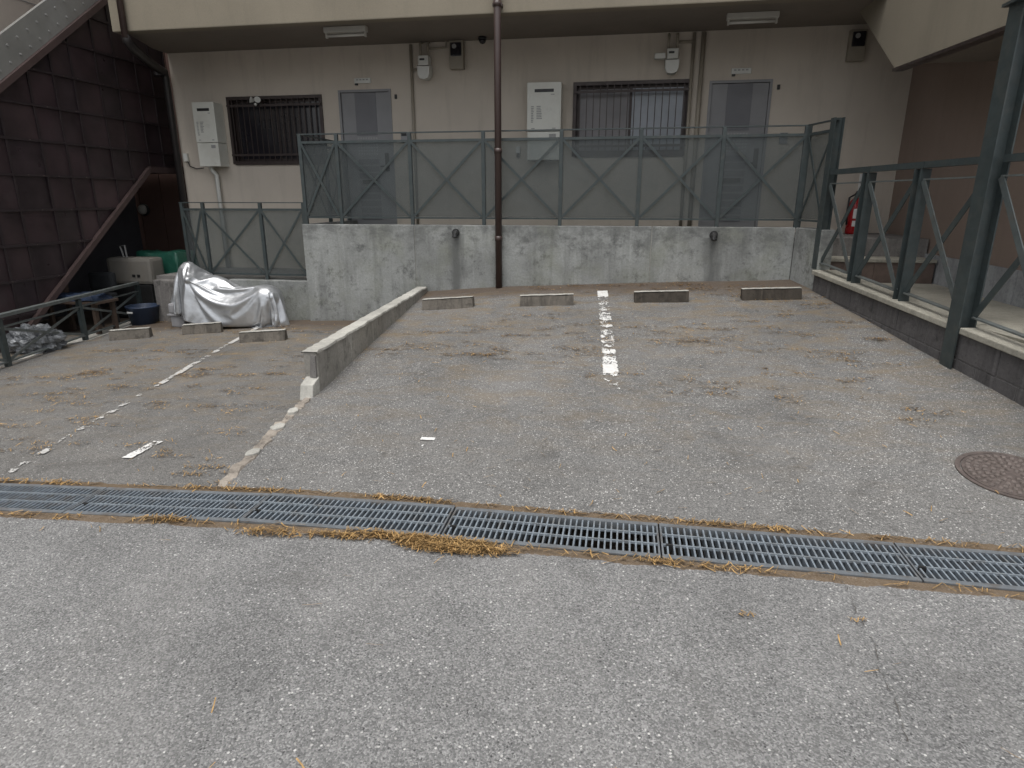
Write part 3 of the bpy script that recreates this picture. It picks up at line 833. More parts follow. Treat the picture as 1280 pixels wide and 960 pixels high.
# ------------------------------------------------------------------ pipes, meters, heaters and lamps on the building
p0 = onF((624, 359), zr); xd_ = p0.x
dp = thing('downpipe', (xd_, 7.94, p0.z), 'brown downpipe rising in front of the retaining wall', 'pipe')
MB().tube([(xd_, 7.945, zr(xd_, 7.94) - .02), (xd_, 7.945, 5.6)], .042, 16).build('pipe', 'brown_pipe', dp, smooth=True)
for zz in (.62 + .4, 2.05, 3.62, 4.7): MB().tube([(xd_, 7.945, zz - .03), (xd_, 7.945, zz + .03)], .048, 16).build('collar', 'brown_pipe', dp, smooth=True)
m = MB(); m.box((xd_ - .055, 7.93, 3.60), (xd_ + .055, 8.03, 3.63)); m.build('bracket', 'brown_pipe', dp)
m = MB(); m.lathe([(.02, 0), (.055, .01), (.06, .06), (.03, .09)], (xd_ + .1, 7.99, 3.42), 14)
pl = onY((152, 20), YR); xq = pl.x + .03
q1 = onY((211, 79), YF - .1)
ld = thing('corner_downpipe', (XL - .03, YF - .06, -.3), 'dark downpipe bending under the eave to the building corner', 'pipe')
MB().tube([(xq, YR - .03, 5.6), (xq, YR - .03, 3.46)], .04, 14).build('pipe', 'brown_pipe', ld, smooth=True)
MB().tube([(xq, YR - .03, 3.5), (xq - .01, YR, 3.43), (xq - .04, YR + .12, 3.38), (XL - .01, YF - .28, 3.36), (XL - .03, YF - .1, 3.33), (XL - .03, YF - .07, 3.25), (XL - .03, YF - .07, -.3)], [.042, .055, .062, .062, .062, .05, .05], 14).build('elbow', 'dark_pipe', ld, smooth=True)
MB().tube([(XL - .09, YF - .14, 3.27), (XL - .09, YF - .14, 3.32)], .07, 14).build('collar', 'dark_pipe', ld)

def heater(px, label, pipe):
    tl, tr_, br = onY(px[0], YF - .24), onY(px[1], YF - .24), onY(px[2], YF - .24)
    x0, x1, z1, z0 = tl.x, tr_.x, (tl.z + tr_.z) / 2, br.z
    zm = z0 + (z1 - z0) * .37; yf = YF - .24
    h = thing('water_heater', ((x0 + x1) / 2, YF, z0), label, 'water heater', 'wall mounted water heaters')
    MB().box((x0, yf, zm + .006), (x1, YF - .002, z1), .008).build('body', 'white', h)
    MB().box((x0 + .004, yf + .006, z0), (x1 - .004, YF - .002, zm), .006).build('pipe_cover', 'white', h)
    wd = x1 - x0
    v = MB(); v.box((x0 + wd * .22, yf - .004, z1 - .125), (x0 + wd * .78, yf + .003, z1 - .085), .003); v.build('vent_slot', 'dark', h)
    # printed notices: rows of small grey text blocks
    n = 0
    g = MB()
    for (u0, u1, w0, w1) in ((.12, .22, .30, .52), (.28, .45, .30, .46)):
        z = w0
        while z < w1:
            ll = random.uniform(.6, 1)
            g.box((x0 + wd * u0, yf - .002, z1 - (z + .012) * (z1 - z0)), (x0 + wd * (u0 + (u1 - u0) * ll), yf + .001, z1 - z * (z1 - z0)))
            z += .022
    for u in (.13, .75): g.box((x0 + wd * u, yf - .002, zm + .035), (x0 + wd * (u + .1), yf + .001, zm + .047))
    g.box((x0 + wd * .7, yf - .002, z1 - .16), (x0 + wd * .8, yf + .001, z1 - .15))
    g.box((x0 + wd * .66, yf + .003, zm - .075), (x0 + wd * .86, yf + .0065, zm - .03))
    g.build('printed_notice', 'grey_mark', h)['kind'] = 'stuff'
    if pipe:
        q = onY((263, 212), YF - .12)
        m = MB(); m.tube([(q.x, YF - .12, z0 + .02), (q.x + .02, YF - .1, z0 - .06), (q.x + .06, YF - .07, z0 - .12), (q.x + .06, YF - .07, .42)], .032, 12)
        m.build('pipe', 'white_plastic', h, smooth=True)
heater(((239, 128), (266, 127), (249, 208)), 'white water heater with pipe below near the building corner', True)
heater(((659, 103), (702, 102), (660, 200)), 'white water heater between the downpipe and the frosted window', False)

def small_box(name, px, sz, label, cat, mt, group=None, y=YF):
    p = onY(px, y); a, b, d = sz
    o = MB().box((p.x - a / 2, y - d, p.z - b / 2), (p.x + a / 2, y - .002, p.z + b / 2), min(a, b, d) * .12).build(name, mt)
    return tag(o, label, cat, group)
t_ = thing('outlet_box', onY((234, 197), YF), 'small white outlet box with cable left of the corner heater', 'outlet')
p = onY((234, 197), YF)
MB().box((p.x - .035, YF - .05, p.z - .06), (p.x + .035, YF - .002, p.z + .06), .006).build('cover', 'white_plastic', t_)
MB().tube([(p.x + .02, YF - .03, p.z - .05), (p.x + .05, YF - .03, p.z - .13), (p.x + .16, YF - .03, p.z - .17), (p.x + .3, YF - .05, p.z - .16)], .008, 8).build('cable', 'dark', t_)
p = onY((648, 187), YF)
t_ = thing('outlet_box', p, 'small white outlet box below the left edge of the central heater', 'outlet')
MB().box((p.x - .03, YF - .05, p.z - .05), (p.x + .03, YF - .002, p.z + .04), .006).build('cover', 'white_plastic', t_)
MB().box((p.x - .022, YF - .04, p.z - .11), (p.x + .022, YF - .004, p.z - .055), .004).build('plug', 'dark', t_)
# conduits
p = onY((514, 60), YF); x = p.x
cd = thing('conduit', (x, YF, ZC), 'thin cream conduit right of the first door', 'pipe')
MB().tube([(x, YF - .025, 3.58), (x, YF - .025, ZC + .02)], .02, 10).build('pipe', 'meter_cream', cd, smooth=True)
MB().tube([(x + .02, YF - .04, onY((520, 88), YF).z), (x + .16, YF - .045, onY((520, 88), YF).z)], .016, 10).build('branch', 'meter_cream', cd, smooth=True)
xa_, xb_ = onY((868, 40), YF).x, onY((880, 40), YF).x
cd = thing('conduit', (xa_, YF, ZC), 'pair of cream conduits left of the stair-side door', 'pipe')
for xx, r_ in ((xa_, .022), (xb_, .03)): MB().tube([(xx, YF - .035, 3.58), (xx, YF - .035, ZC + .02)], r_, 10).build('pipe', 'meter_cream', cd, smooth=True)
zz = onY((860, 53), YF).z
MB().tube([(xa_ - .02, YF - .04, zz), (onY((847, 53), YF).x, YF - .04, zz)], .018, 10).build('branch', 'meter_cream', cd, smooth=True)

def gas_meter(px, label, extra):
    p = onY(px, YF - .1); x, z = p.x, p.z
    g = thing('gas_meter', (x, YF, z - .16), label, 'meter', 'gas meters on the corridor wall')
    m = MB(); prof = [(-.085, .0), (-.09, .02), (-.085, -.1), (-.06, -.15), (0, -.165), (.06, -.15), (.085, -.1), (.09, .02), (.085, 0)]
    m.prism([(x + a, YF - .18, z + b) for a, b in prof], (0, .15, 0)); m.build('lower_case', 'white_plastic', g, bevel=.015)
    MB().box((x - .075, YF - .175, z + .012), (x + .075, YF - .03, z + .14), .014).build('head', 'white_plastic', g)
    MB().box((x - .05, YF - .179, z + .075), (x + .02, YF - .174, z + .1)).build('display', 'dark', g)
    for s in (-1, 1): MB().tube([(x + s * .055, YF - .1, z + .14), (x + s * .055, YF - .1, z + .3), (x + s * .055, YF - .02, z + .33)], .018, 10).build('pipe', 'meter_cream', g, smooth=True)
    if extra == 1:
        m = MB(); m.tube([(x + .05, YF - .05, z + .24), (x + .3, YF - .05, z + .25), (x + .3, YF - .05, z + .4)], .014, 8); m.build('side_pipe', 'meter_cream', g)
    else:
        m = MB(); c = Vector((x - .16, YF - .17, z + .0)); m.bar(c - Vector((.07, .0, -.045)), c + Vector((.07, 0, .045)) - Vector((0, 0, .0)), .09, .07)
        m.build('sender_box', 'white_plastic', g, bevel=.008)
gas_meter((531, 84), 'white rounded gas meter beside the cream electric meter', 1)
gas_meter((840, 76), 'white gas meter with angled sender box over the frosted window', 2)
def elec_meter(px, label):
    p = onY(px, YF - .06); x, z = p.x, p.z
    g = thing('electric_meter', (x, YF, z - .2), label, 'meter', 'electric meters on the corridor wall')
    MB().box((x - .1, YF - .1, z - .18), (x + .1, YF - .002, z + .18), .01).build('case', 'meter_cream', g)
    MB().box((x - .078, YF - .125, z - .02), (x + .078, YF - .1, z + .15), .012).build('window', 'glass_dark', g)
    MB().tube([(x - .02, YF - .13, z + .1), (x - .02, YF - .124, z + .1)], .03, 14).build('dial', 'grey_mark', g)
elec_meter((571, 69), 'cream electric meter box near the dark ceiling dome')
elec_meter((1071, 57), 'cream electric meter box next to the stair soffit')
# ceiling lamps
for px0, px1, lb in (((406, 42), (459, 40), 'pale tube lamp on the corridor ceiling above the first door'), ((909, 24), (972, 24), 'pale tube lamp on the corridor ceiling above the stair-side door')):
    a_, b2 = onZ(px0, ZCEIL - .07), onZ(px1, ZCEIL - .07); y = (a_.y + b2.y) / 2
    g = thing('ceiling_lamp', ((a_.x + b2.x) / 2, y, ZCEIL - .001), lb, 'lamp', 'unlit lamps under the corridor ceiling')
    MB().box((a_.x, y - .045, ZCEIL - .07), (b2.x, y + .045, ZCEIL - .002), .008).build('housing', 'lamp_white', g)
    MB().tube([(a_.x + .03, y, ZCEIL - .1), (b2.x - .03, y, ZCEIL - .1)], .016, 12).build('tube', 'white_plastic', g, smooth=True)
    for xx in (a_.x + .012, b2.x - .032): MB().box((xx, y - .02, ZCEIL - .125), (xx + .02, y + .02, ZCEIL - .071)).build('holder', 'lamp_white', g)
p = onZ((603, 50), ZCEIL - .04)
g = thing('ceiling_dome', (p.x, p.y, ZCEIL - .001), 'small dark dome on the corridor ceiling', 'dome')
MB().lathe([(.055, 0), (.06, -.02), (.058, -.035)], (p.x, p.y, ZCEIL - .002), 18).build('base', 'dark', g, smooth=True)
MB().lathe([(.05, -.035), (.046, -.06), (.03, -.08), (.008, -.088)], (p.x, p.y, ZCEIL - .002), 18).build('lens', 'glass_dark', g, smooth=True)
p = onY((632, 22), YR + .3)
# door plates, bells, intercoms
for px, lb in (((454, 101), 'small white name plate above the first door'), ((927, 89), 'small white name plate above the stair-side door')):
    p = onY(px, YF); g = thing('door_plate', p, lb, 'plate', 'plates over the doors')
    MB().box((p.x - .13, YF - .02, p.z - .035), (p.x + .12, YF - .002, p.z + .035), .004).build('plate', 'white_plastic', g)
    m = MB()
    for k in range(4): m.box((p.x - .1 + k * .05, YF - .022, p.z + .004), (p.x - .07 + k * .05, YF - .0195, p.z + .02))
    m.build('lettering', 'grey_mark', g)
    MB().box((p.x - .12, YF - .03, p.z - .06), (p.x - .08, YF - .004, p.z - .036)).build('clip', 'dark', g)
for px, lb in (((495, 121), 'tiny dark bell button beside the first door'), ((973, 109), 'tiny dark bell button beside the stair-side door')):
    p = onY(px, YF); o = MB(); o.box((p.x - .018, YF - .02, p.z - .03), (p.x + .018, YF - .002, p.z + .03), .005); o.tube([(p.x, YF - .018, p.z), (p.x, YF - .026, p.z)], .01, 10)
    tag(o.build('bell_button', 'dark'), lb, 'button', 'bell buttons by the doors')
for px, lb in (((506, 172), 'dark intercom box between the first door and the conduit'), ((979, 173), 'dark intercom box right of the stair-side door')):
    p = onY(px, YF); g = thing('intercom', p, lb, 'intercom', 'intercoms by the doors')
    MB().box((p.x - .05, YF - .03, p.z - .07), (p.x + .05, YF - .002, p.z + .07), .006).build('case', 'cover_in', g); MB().box((p.x - .04, YF - .034, p.z + .02), (p.x + .04, YF - .029, p.z + .06)).build('cap', 'dark', g)
# twin sensor light above the left window
p = onY((320, 127), YF - .08)
g = thing('sensor_light', (p.x, YF - .05, p.z), 'twin headed white sensor light on the dark window grille', 'lamp')
MB().box((p.x - .02, YF - .09, p.z - .05), (p.x + .02, YF - .05, p.z + .04), .004).build('base', 'dark', g)
for s in (-1, 1):
    MB().tube([(p.x + s * .025, YF - .09, p.z + .01), (p.x + s * .055, YF - .13, p.z + .02)], [.02, .045], 14).build('head', 'white_plastic', g)
MB().lathe([(.012, 0), (.022, .015), (.022, .03), (.01, .04)], (p.x, YF - .1, p.z - .06), 12).build('sensor', 'white_plastic', g)

# fire extinguisher on the corridor floor
p = onY((1064, 291), 9.2)
fe = thing('fire_extinguisher', (p.x, 9.2, ZC), 'red fire extinguisher standing at the top of the steps', 'extinguisher')
MB().lathe([(.075, 0), (.08, .02), (.08, .36), (.065, .42), (.03, .455), (.022, .47)], (p.x, 9.2, ZC), 20).build('cylinder', 'red', fe, smooth=True)
MB().lathe([(.022, .47), (.024, .51), (.012, .53)], (p.x, 9.2, ZC), 12).build('valve', 'dark', fe)
MB().bar((p.x - .01, 9.2, ZC + .535), (p.x + .11, 9.18, ZC + .56), .025, .012).build('lever', 'dark', fe)
MB().tube([(p.x - .02, 9.19, ZC + .5), (p.x - .1, 9.15, ZC + .46), (p.x - .11, 9.13, ZC + .3), (p.x - .1, 9.12, ZC + .12)], .012, 8).build('hose', 'dark', fe, smooth=True)
m = MB()
for i in range(7):
    a1, a2 = -2.0 + i * .16, -1.84 + i * .16
    for z0_, z1_ in ((.1, .17), (.2, .32)):
        m.add([(p.x + .0815 * math.cos(t), 9.2 + .0815 * math.sin(t), ZC + z) for t, z in ((a1, z0_), (a2, z0_), (a2, z1_), (a1, z1_))], [(0, 1, 2, 3)])
m.build('label_print', 'paper', fe)
p2 = onY((1077, 230), YF)
tag(MB().box((p2.x - .04, YF - .012, p2.z - .13), (p2.x + .04, YF - .002, p2.z + .13), .002).build('wall_plate', 'paper'), 'narrow white plate on the wall above the extinguisher', 'plate')

# ------------------------------------------------------------------ wheel stops, lines, manhole
def wheel_stop(pl, pr, zf_, label, mt='stop'):
    a_, b2 = onF(pl, zf_), onF(pr, zf_)
    c = (a_ + b2) / 2; d = Vector((b2.x - a_.x, (b2.y - a_.y) * .75, 0)); ang = math.atan2(d.y, d.x); L = (b2 - a_).length
    tilt = math.atan2(zf_(b2.x, b2.y) - zf_(a_.x, a_.y), L)
    h = .105; y0, y1, y2, y3 = 0, .02, .105, .125
    prof = [(y0, -.03), (y0, .0), (y1, h), (y2, h), (y3, 0), (y3, -.03)]
    nseg = 14; vs = []; fs = []
    for i in range(nseg + 1):
        x = -L / 2 + L * i / nseg
        for j, (yy, zz_) in enumerate(prof):
            jt = .006 * pnoise(Vector((x * 14 + c.x * 3, yy * 30, zz_ * 20 + c.y)))
            vs.append((x + (jt if i in (0, nseg) else 0), yy + jt, zz_ + jt * (1 if zz_ > 0 else 0)))
    n = len(prof)
    for i in range(nseg):
        for j in range(n): fs.append((i * n + j, (i + 1) * n + j, (i + 1) * n + (j + 1) % n, i * n + (j + 1) % n))
    fs += [tuple(range(n)), tuple(range(nseg * n, nseg * n + n))[::-1]]
    o = MB().add(vs, fs).build('wheel_stop', mt)
    o.location = (c.x, c.y, zf_(c.x, c.y) + .004); o.rotation_euler = (0, -tilt, ang)
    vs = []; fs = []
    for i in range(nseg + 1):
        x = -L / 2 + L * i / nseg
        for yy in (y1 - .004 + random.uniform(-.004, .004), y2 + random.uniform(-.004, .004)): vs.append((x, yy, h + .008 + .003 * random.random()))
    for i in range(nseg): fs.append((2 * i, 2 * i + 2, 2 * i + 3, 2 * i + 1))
    t_ = MB().add(vs, fs).build('pale_top', 'conc_pale', smooth=True); t_.parent = o  # paler concrete sheet laid along the top of the darker body
    tag(o, label, 'wheel stop', 'concrete wheel stops in the parking bays')
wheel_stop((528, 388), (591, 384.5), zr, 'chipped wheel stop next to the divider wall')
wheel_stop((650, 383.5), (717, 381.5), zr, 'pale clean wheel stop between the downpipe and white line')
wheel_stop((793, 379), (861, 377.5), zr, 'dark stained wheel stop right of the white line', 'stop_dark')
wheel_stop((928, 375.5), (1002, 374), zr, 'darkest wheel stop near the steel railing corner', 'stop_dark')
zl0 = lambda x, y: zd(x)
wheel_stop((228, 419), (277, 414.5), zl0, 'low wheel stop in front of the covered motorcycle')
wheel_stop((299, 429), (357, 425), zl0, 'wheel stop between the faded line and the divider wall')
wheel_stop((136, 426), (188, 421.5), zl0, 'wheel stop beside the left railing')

def paint_line(name, a, b, width, zf_, cell, keep, seed, mt='paint'):
    """worn paint: only the flakes that are left, as thin sheets"""
    a, b = Vector((a.x, a.y)), Vector((b.x, b.y)); d = (b - a); L = d.length; d.normalize(); n = Vector((-d.y, d.x))
    nu, nv = int(L / cell), max(3, int(width / cell)); vs = []; fs = []; idx = {}
    def V(i, j):
        if (i, j) not in idx:
            q = a + d * (i * cell) + n * ((j - nv / 2) * cell) + Vector((random.uniform(-.3, .3), random.uniform(-.3, .3))) * cell
            idx[i, j] = len(vs); vs.append((q.x, q.y, zf_(q.x, q.y) + .0065 + .008 * pnoise(Vector((q.x * 1.7, q.y * 1.7, .3)))))
        return idx[i, j]
    for i in range(nu):
        u = i / nu
        for j in range(nv):
            q = Vector((i * cell * 9, j * cell * 14, seed))
            v = pnoise(q) * .6 + pnoise(q * 2.7) * .5 + .6 * pnoise(q * 7) + pnoise(Vector((i * cell * 3.2, 0, seed + 5))) * .4 + pnoise(Vector((i * cell * 11, 0, seed + 9))) * .75
            e = abs(j + .5 - nv / 2) / (nv / 2)
            if v + keep(u) - (.25 if e > .85 else 0) > 0: fs.append((V(i, j), V(i + 1, j), V(i + 1, j + 1), V(i, j + 1)))
    o = MB().add(vs, fs).build(name, mt); o['kind'] = 'structure'
    return o
def kp(*k):
    def f(u):
        for (a, va), (b, vb) in zip(k, k[1:]):
            if u <= b: return va + (vb - va) * (u - a) / (b - a)
        return k[-1][1]
    return f
paint_line('parking_line', onF((753, 364), zr), onF((767, 500), zr), .125, zr, .008, kp((0, 1.2), (.06, 1.1), (.1, -.2), (.3, -.15), (.42, -.12), (.5, -.3), (.6, -.08), (.72, -.15), (.8, .7), (.84, .6), (.87, -.55), (1, -.75)), 3.1)
paint_line('parking_line', onF((330, 405), zl0), onF((8, 592), zl0), .07, zl0, .008, kp((0, 1.0), (.1, .9), (.24, .7), (.27, -.6), (.31, .1), (.38, .2), (.42, -.4), (.46, .2), (.6, .05), (.64, -.5), (.7, -.1), (.8, .1), (.86, -.5), (.93, -.05), (1, -.1)), 8.3, 'paint_old')
paint_line('parking_line', onF((198, 552), zl0), onF((158, 573), zl0), .075, zl0, .006, kp((0, .9), (.3, .6), (1, .45)), 5.7)
paint_line('paint_fleck', onF((526, 549), zr), onF((544, 550), zr), .04, zr, .006, kp((0, .8), (1, .9)), 1.7)
paint_line('paint_fleck', onF((527, 559), zr), onF((537, 558), zr), .04, zr, .005, kp((0, .0), (1, .1)), 2.9)

# manhole cover
pm = onF((1266, 595), zr)
rm = .26
mh = thing('manhole_cover', (pm.x, pm.y, zr(pm.x, pm.y)), 'round rusty iron manhole cover with raised ring pattern', 'manhole cover')
gx = (zr(pm.x + .1, pm.y) - zr(pm.x - .1, pm.y)) / .2; gy = (zr(pm.x, pm.y + .1) - zr(pm.x, pm.y - .1)) / .2
mparts = []
z0 = zr(pm.x, pm.y) + .008
MB().lathe([(rm, -.03), (rm, -.001), (rm - .022, -.001), (rm - .026, -.008), (rm - .026, -.03)], (pm.x, pm.y, z0), 48).build('rim', 'iron', mh)
MB().lathe([(rm - .028, -.03), (rm - .03, -.002), (.001, -.002)], (pm.x, pm.y, z0), 48).build('lid', 'iron', mh)
m = MB()
for k in range(5):
    r_ = .05 + k * .038; n = int(2 * math.pi * r_ / .038)
    for i in range(n):
        t0 = 2 * math.pi * (i + .5 * (k % 2)) / n; dt = .011 / r_
        m.add([(pm.x + (r_ + e) * math.cos(t), pm.y + (r_ + e) * math.sin(t), z0 + zz_) for zz_, sh in ((.0, 1), (.0065, .7)) for e, t in ((-.012 * sh, t0 - dt * sh), (.012 * sh, t0 - dt * sh), (.012 * sh, t0 + dt * sh), (-.012 * sh, t0 + dt * sh))],
              [(4, 5, 6, 7), (0, 1, 5, 4), (1, 2, 6, 5), (2, 3, 7, 6), (3, 0, 4, 7)])
o = m.build('raised_pattern', 'iron_worn', mh); o['kind'] = 'stuff'
mh.rotation_euler = (math.atan(gy), -math.atan(gx), 0)

# crack in the street
pts = [(1052, 727), (1063, 745), (1068, 762), (1078, 780), (1090, 800), (1096, 818), (1098, 838), (1107, 856), (1116, 872), (1124, 892), (1128, 912), (1137, 938)]
vs = []; fs = []
gp = [onF(p, zd) for p in pts]; fine = []
for a_, b2 in zip(gp, gp[1:]):
    for k in range(6): fine.append(a_.lerp(b2, k / 6))
for i, q in enumerate(fine):
    wv = .001 + .0024 * abs(pnoise(Vector((i * .4, 2, 0)))) if (i % 23) else .001
    jx = .008 * pnoise(Vector((i * .55, 0, 4)))
    zz_ = zd(q.x) + .0072
    vs += [(q.x + jx - wv, q.y, zz_), (q.x + jx + wv, q.y + random.uniform(-.003, .003), zz_)]
for i in range(len(fine) - 1):
    if pnoise(Vector((i * .31, 7, 1))) > -.12: fs.append((2 * i, 2 * i + 1, 2 * i + 3, 2 * i + 2))
struct(MB().add(vs, fs).build('street_crack', 'crack'))

# ------------------------------------------------------------------ covered motorcycle
def interp(kn, u):
    for (a, va), (b, vb) in zip(kn, kn[1:]):
        if u <= b:
            t = (u - a) / (b - a); return va + (vb - va) * t
    return kn[-1][1]
def tri(x): return abs((x % 1.0) * 2 - 1) * 2 - 1
YB = 7.72
bl, brr = onY((226, 395), YB), onY((357, 390), YB)
xb0, xb1 = bl.x, brr.x; LB = xb1 - xb0
gz = zd((xb0 + xb1) / 2)
hk = [(0, .36), (.03, .62), (.07, .78), (.12, .855), (.17, .86), (.24, .80), (.35, .69), (.5, .60), (.65, .555), (.78, .535), (.84, .54), (.9, .52), (.95, .45), (.98, .36), (1, .25)]
wk = [(0, .10), (.06, .2), (.15, .30), (.25, .31), (.4, .25), (.6, .22), (.8, .22), (.92, .2), (1, .12)]
bk = [(0, .24), (.1, .15), (.25, .05), (.42, .03), (.6, .06), (.75, .12), (.88, .13), (1, .12)]
NU, NV = 150, 90
vs = []; fs = []
peaks = [((.27, .34), 7, .034, .5), ((.79, .40), 9, .03, .5), ((.12, .46), 7, .02, .4), ((.36, .06), 9, .022, .4)]
frng = random.Random(5)
from mathutils.geometry import delaunay_2d_cdt
fpts = [Vector((frng.uniform(-.05, 1.05) * 1.6, frng.uniform(-.05, 1.05))) for _ in range(100)] + [Vector((a_, b_2)) for a_ in (-.2, 1.8) for b_2 in (-.2, 1.2)]
tv, _, tf = delaunay_2d_cdt(fpts, [], [], 0, 1e-6)[:3]
fh = [frng.uniform(-1, 1) for _ in tv]
TRI = []
for f_ in tf:
    A_, B_, C_ = (tv[k] for k in f_[:3]); dt_ = (B_.x - A_.x) * (C_.y - A_.y) - (C_.x - A_.x) * (B_.y - A_.y)
    TRI.append((A_, B_, C_, dt_, [fh[k] for k in f_[:3]]))
def facet(u, v):
    x, y = u * 1.6, v
    for A_, B_, C_, dt_, hh in TRI:
        b1 = ((x - A_.x) * (C_.y - A_.y) - (C_.x - A_.x) * (y - A_.y)) / dt_
        if b1 < -1e-6: continue
        b2_ = ((B_.x - A_.x) * (y - A_.y) - (x - A_.x) * (B_.y - A_.y)) / dt_
        if b2_ < -1e-6 or b1 + b2_ > 1 + 1e-6: continue
        return hh[0] * (1 - b1 - b2_) + hh[1] * b1 + hh[2] * b2_
    return 0.0
for i in range(NU + 1):
    u = i / NU
    h, wd, hb_ = interp(hk, u), interp(wk, u), interp(bk, u)
    wb_ = wd * .95 + .05 * math.sin(u * 3.1)
    for j in range(NV + 1):
        v = j / NV; th = math.pi * v                       # 0 street side hem .. pi wall side hem
        cx_ = math.cos(th); sx_ = math.sin(th)
        ex = .55
        yy = -math.copysign(abs(cx_) ** .8, cx_)
        zz_ = sx_ ** ex if sx_ > 1e-9 else 0.0
        # street side narrows upwards to the ridge
        widen = wb_ * (1 - .45 * zz_ ** 1.5)
        y = yy * widen; z = hb_ + (h - hb_) * zz_
        dsp = 0.0
        for (pu, pv), kf, amp, rad in peaks:
            du, dv_ = (u - pu) * 1.3, (v - pv) * 1.1
            rr = math.hypot(du, dv_); an = math.atan2(dv_, du)
            f = .45 * max(0, 1 - rr / rad) * min(1, rr / .12)
            dsp += amp * f * tri(an * kf / (2 * math.pi) + .25 * pnoise(Vector((u * 3, v * 3, kf))))
        q = Vector((u * 4.2, v * 3.4, .5))
        wu, wv_ = u + .012 * pnoise(q * 2), v + .015 * pnoise(q * 2 + Vector((9, 0, 0)))
        dsp += .036 * facet(wu, wv_) + .012 * pnoise(q) + .016 * (abs(pnoise(q * 2.6)) * 2 - .6) + .005 * (abs(pnoise(q * 6.3)) * 2 - .6)
        # hem pleats
        hem = max(0, 1 - min(v, 1 - v) / .2)
        dsp += .014 * hem * tri(u * 4.5 + v * 5 + .4 * pnoise(q))
        # bulge of handlebar and foot board on the street side
        dsp += .05 * math.exp(-((u - .24) / .05) ** 2 - ((v - .33) / .07) ** 2)
        dsp -= .05 * math.exp(-((u - .45) / .12) ** 2 - ((v - .3) / .12) ** 2)
        ny, nz = (yy, zz_ + .15); ln_ = math.hypot(ny, nz) or 1
        x = xb0 + LB * u + .3 * dsp * (u - .5)
        # ends close round
        vs.append((x, YB + y + dsp * ny / ln_, gz + max(.012, z + dsp * nz / ln_)))
for i in range(NU):
    for j in range(NV): a_ = i * (NV + 1) + j; fs.append((a_, a_ + 1, a_ + NV + 2, a_ + NV + 1))
fs += [tuple(range(NV + 1)), tuple(range(NU * (NV + 1), (NU + 1) * (NV + 1)))]
mc = thing('covered_motorcycle', (xb0 + LB / 2, YB, gz), 'motorcycle under a crumpled silver cover by the low wall', 'motorcycle')
def drape_cover():
    """let a sheet fall over the machine's bulk and keep the settled shape"""
    body = MB()
    def blob(c, r, n1=20, n2=12):
        vs_ = []; fs_ = []
        for i in range(n1):
            for j in range(n2 + 1):
                t, f = 2 * math.pi * i / n1, math.pi * j / n2
                vs_.append((c[0] + r[0] * math.sin(f) * math.cos(t), c[1] + r[1] * math.sin(f) * math.sin(t), c[2] + r[2] * math.cos(f)))
        for i in range(n1):
            for j in range(n2): fs_.append((i * (n2 + 1) + j, ((i + 1) % n1) * (n2 + 1) + j, ((i + 1) % n1) * (n2 + 1) + j + 1, i * (n2 + 1) + j + 1))
        body.add(vs_, fs_)
    X = lambda u: xb0 + LB * u
    blob((X(.14), YB, gz + .56), (.15, .13, .275)); blob((X(.36), YB, gz + .5), (.26, .13, .16))          # front shield
    blob((X(.23), YB, gz + .64), (.06, .27, .05))           # handlebar
    blob((X(.16), YB, gz + .27), (.25, .1, .25))            # front wheel
    blob((X(.6), YB, gz + .38), (.40, .14, .13))            # seat
    blob((X(.84), YB, gz + .41), (.17, .17, .14))          # tail box
    blob((X(.78), YB, gz + .25), (.25, .1, .25))            # rear wheel
    blob((X(.45), YB, gz + .2), (.28, .17, .12))            # foot board
    bo = body.build('cover_form', 'dark'); bo.modifiers.new('collision', 'COLLISION')
    bo.collision.thickness_outer = .012; bo.collision.cloth_friction = 12
    fl = MB().box((X(-.8), YB - 1.2, gz - .2), (X(1.8), YB + 1.2, gz + .006)).build('cover_floor', 'dark'); fl.modifiers.new('collision', 'COLLISION')
    fl.collision.thickness_outer = .01; fl.collision.cloth_friction = 20
    ax, by, st_ = LB / 2 + .5, .82, .024
    na, nb2 = int(ax / st_), int(by / st_); idx = {}; vs_ = []; fs_ = []
    inside = lambda i, j: abs(i * st_ / ax) ** 3.0 + abs(j * st_ / by) ** 3.0 <= 1
    for i in range(-na, na + 1):
        for j in range(-nb2, nb2 + 1):
            if inside(i, j): idx[i, j] = len(vs_); vs_.append((X(.48) + i * st_, YB - .02 + j * st_, gz + .91 + .004 * pnoise(Vector((i * .2, j * .2, 1)))))
    for (i, j) in idx:
        if all(k in idx for k in ((i + 1, j), (i, j + 1), (i + 1, j + 1))): fs_.append((idx[i, j], idx[i + 1, j], idx[i + 1, j + 1], idx[i, j + 1]))
    co_ = MB().add(vs_, fs_).build('cover_sheet', 'silver')
    cm = co_.modifiers.new('cloth', 'CLOTH'); cs = cm.settings
    cs.quality = 5; cs.mass = .25; cs.tension_stiffness = 20; cs.compression_stiffness = 20; cs.shear_stiffness = 8; cs.bending_stiffness = 1.2
    cs.air_damping = 2.0; cm.collision_settings.distance_min = .006; cm.collision_settings.collision_quality = 3
    cm.point_cache.frame_start = 1; cm.point_cache.frame_end = 60
    for f in range(1, 56): sc.frame_set(f)
    dg = bpy.context.evaluated_depsgraph_get()
    me_ = bpy.data.meshes.new_from_object(co_.evaluated_get(dg))
    sc.frame_set(1)
    for o_ in (bo, fl, co_): bpy.data.objects.remove(o_, do_unlink=True)
    zs = [v.co.z for v in me_.vertices]
    if not (gz + .7 < max(zs) < gz + 1.0 and min(zs) > gz - .05): raise RuntimeError('sheet did not settle')
    return me_
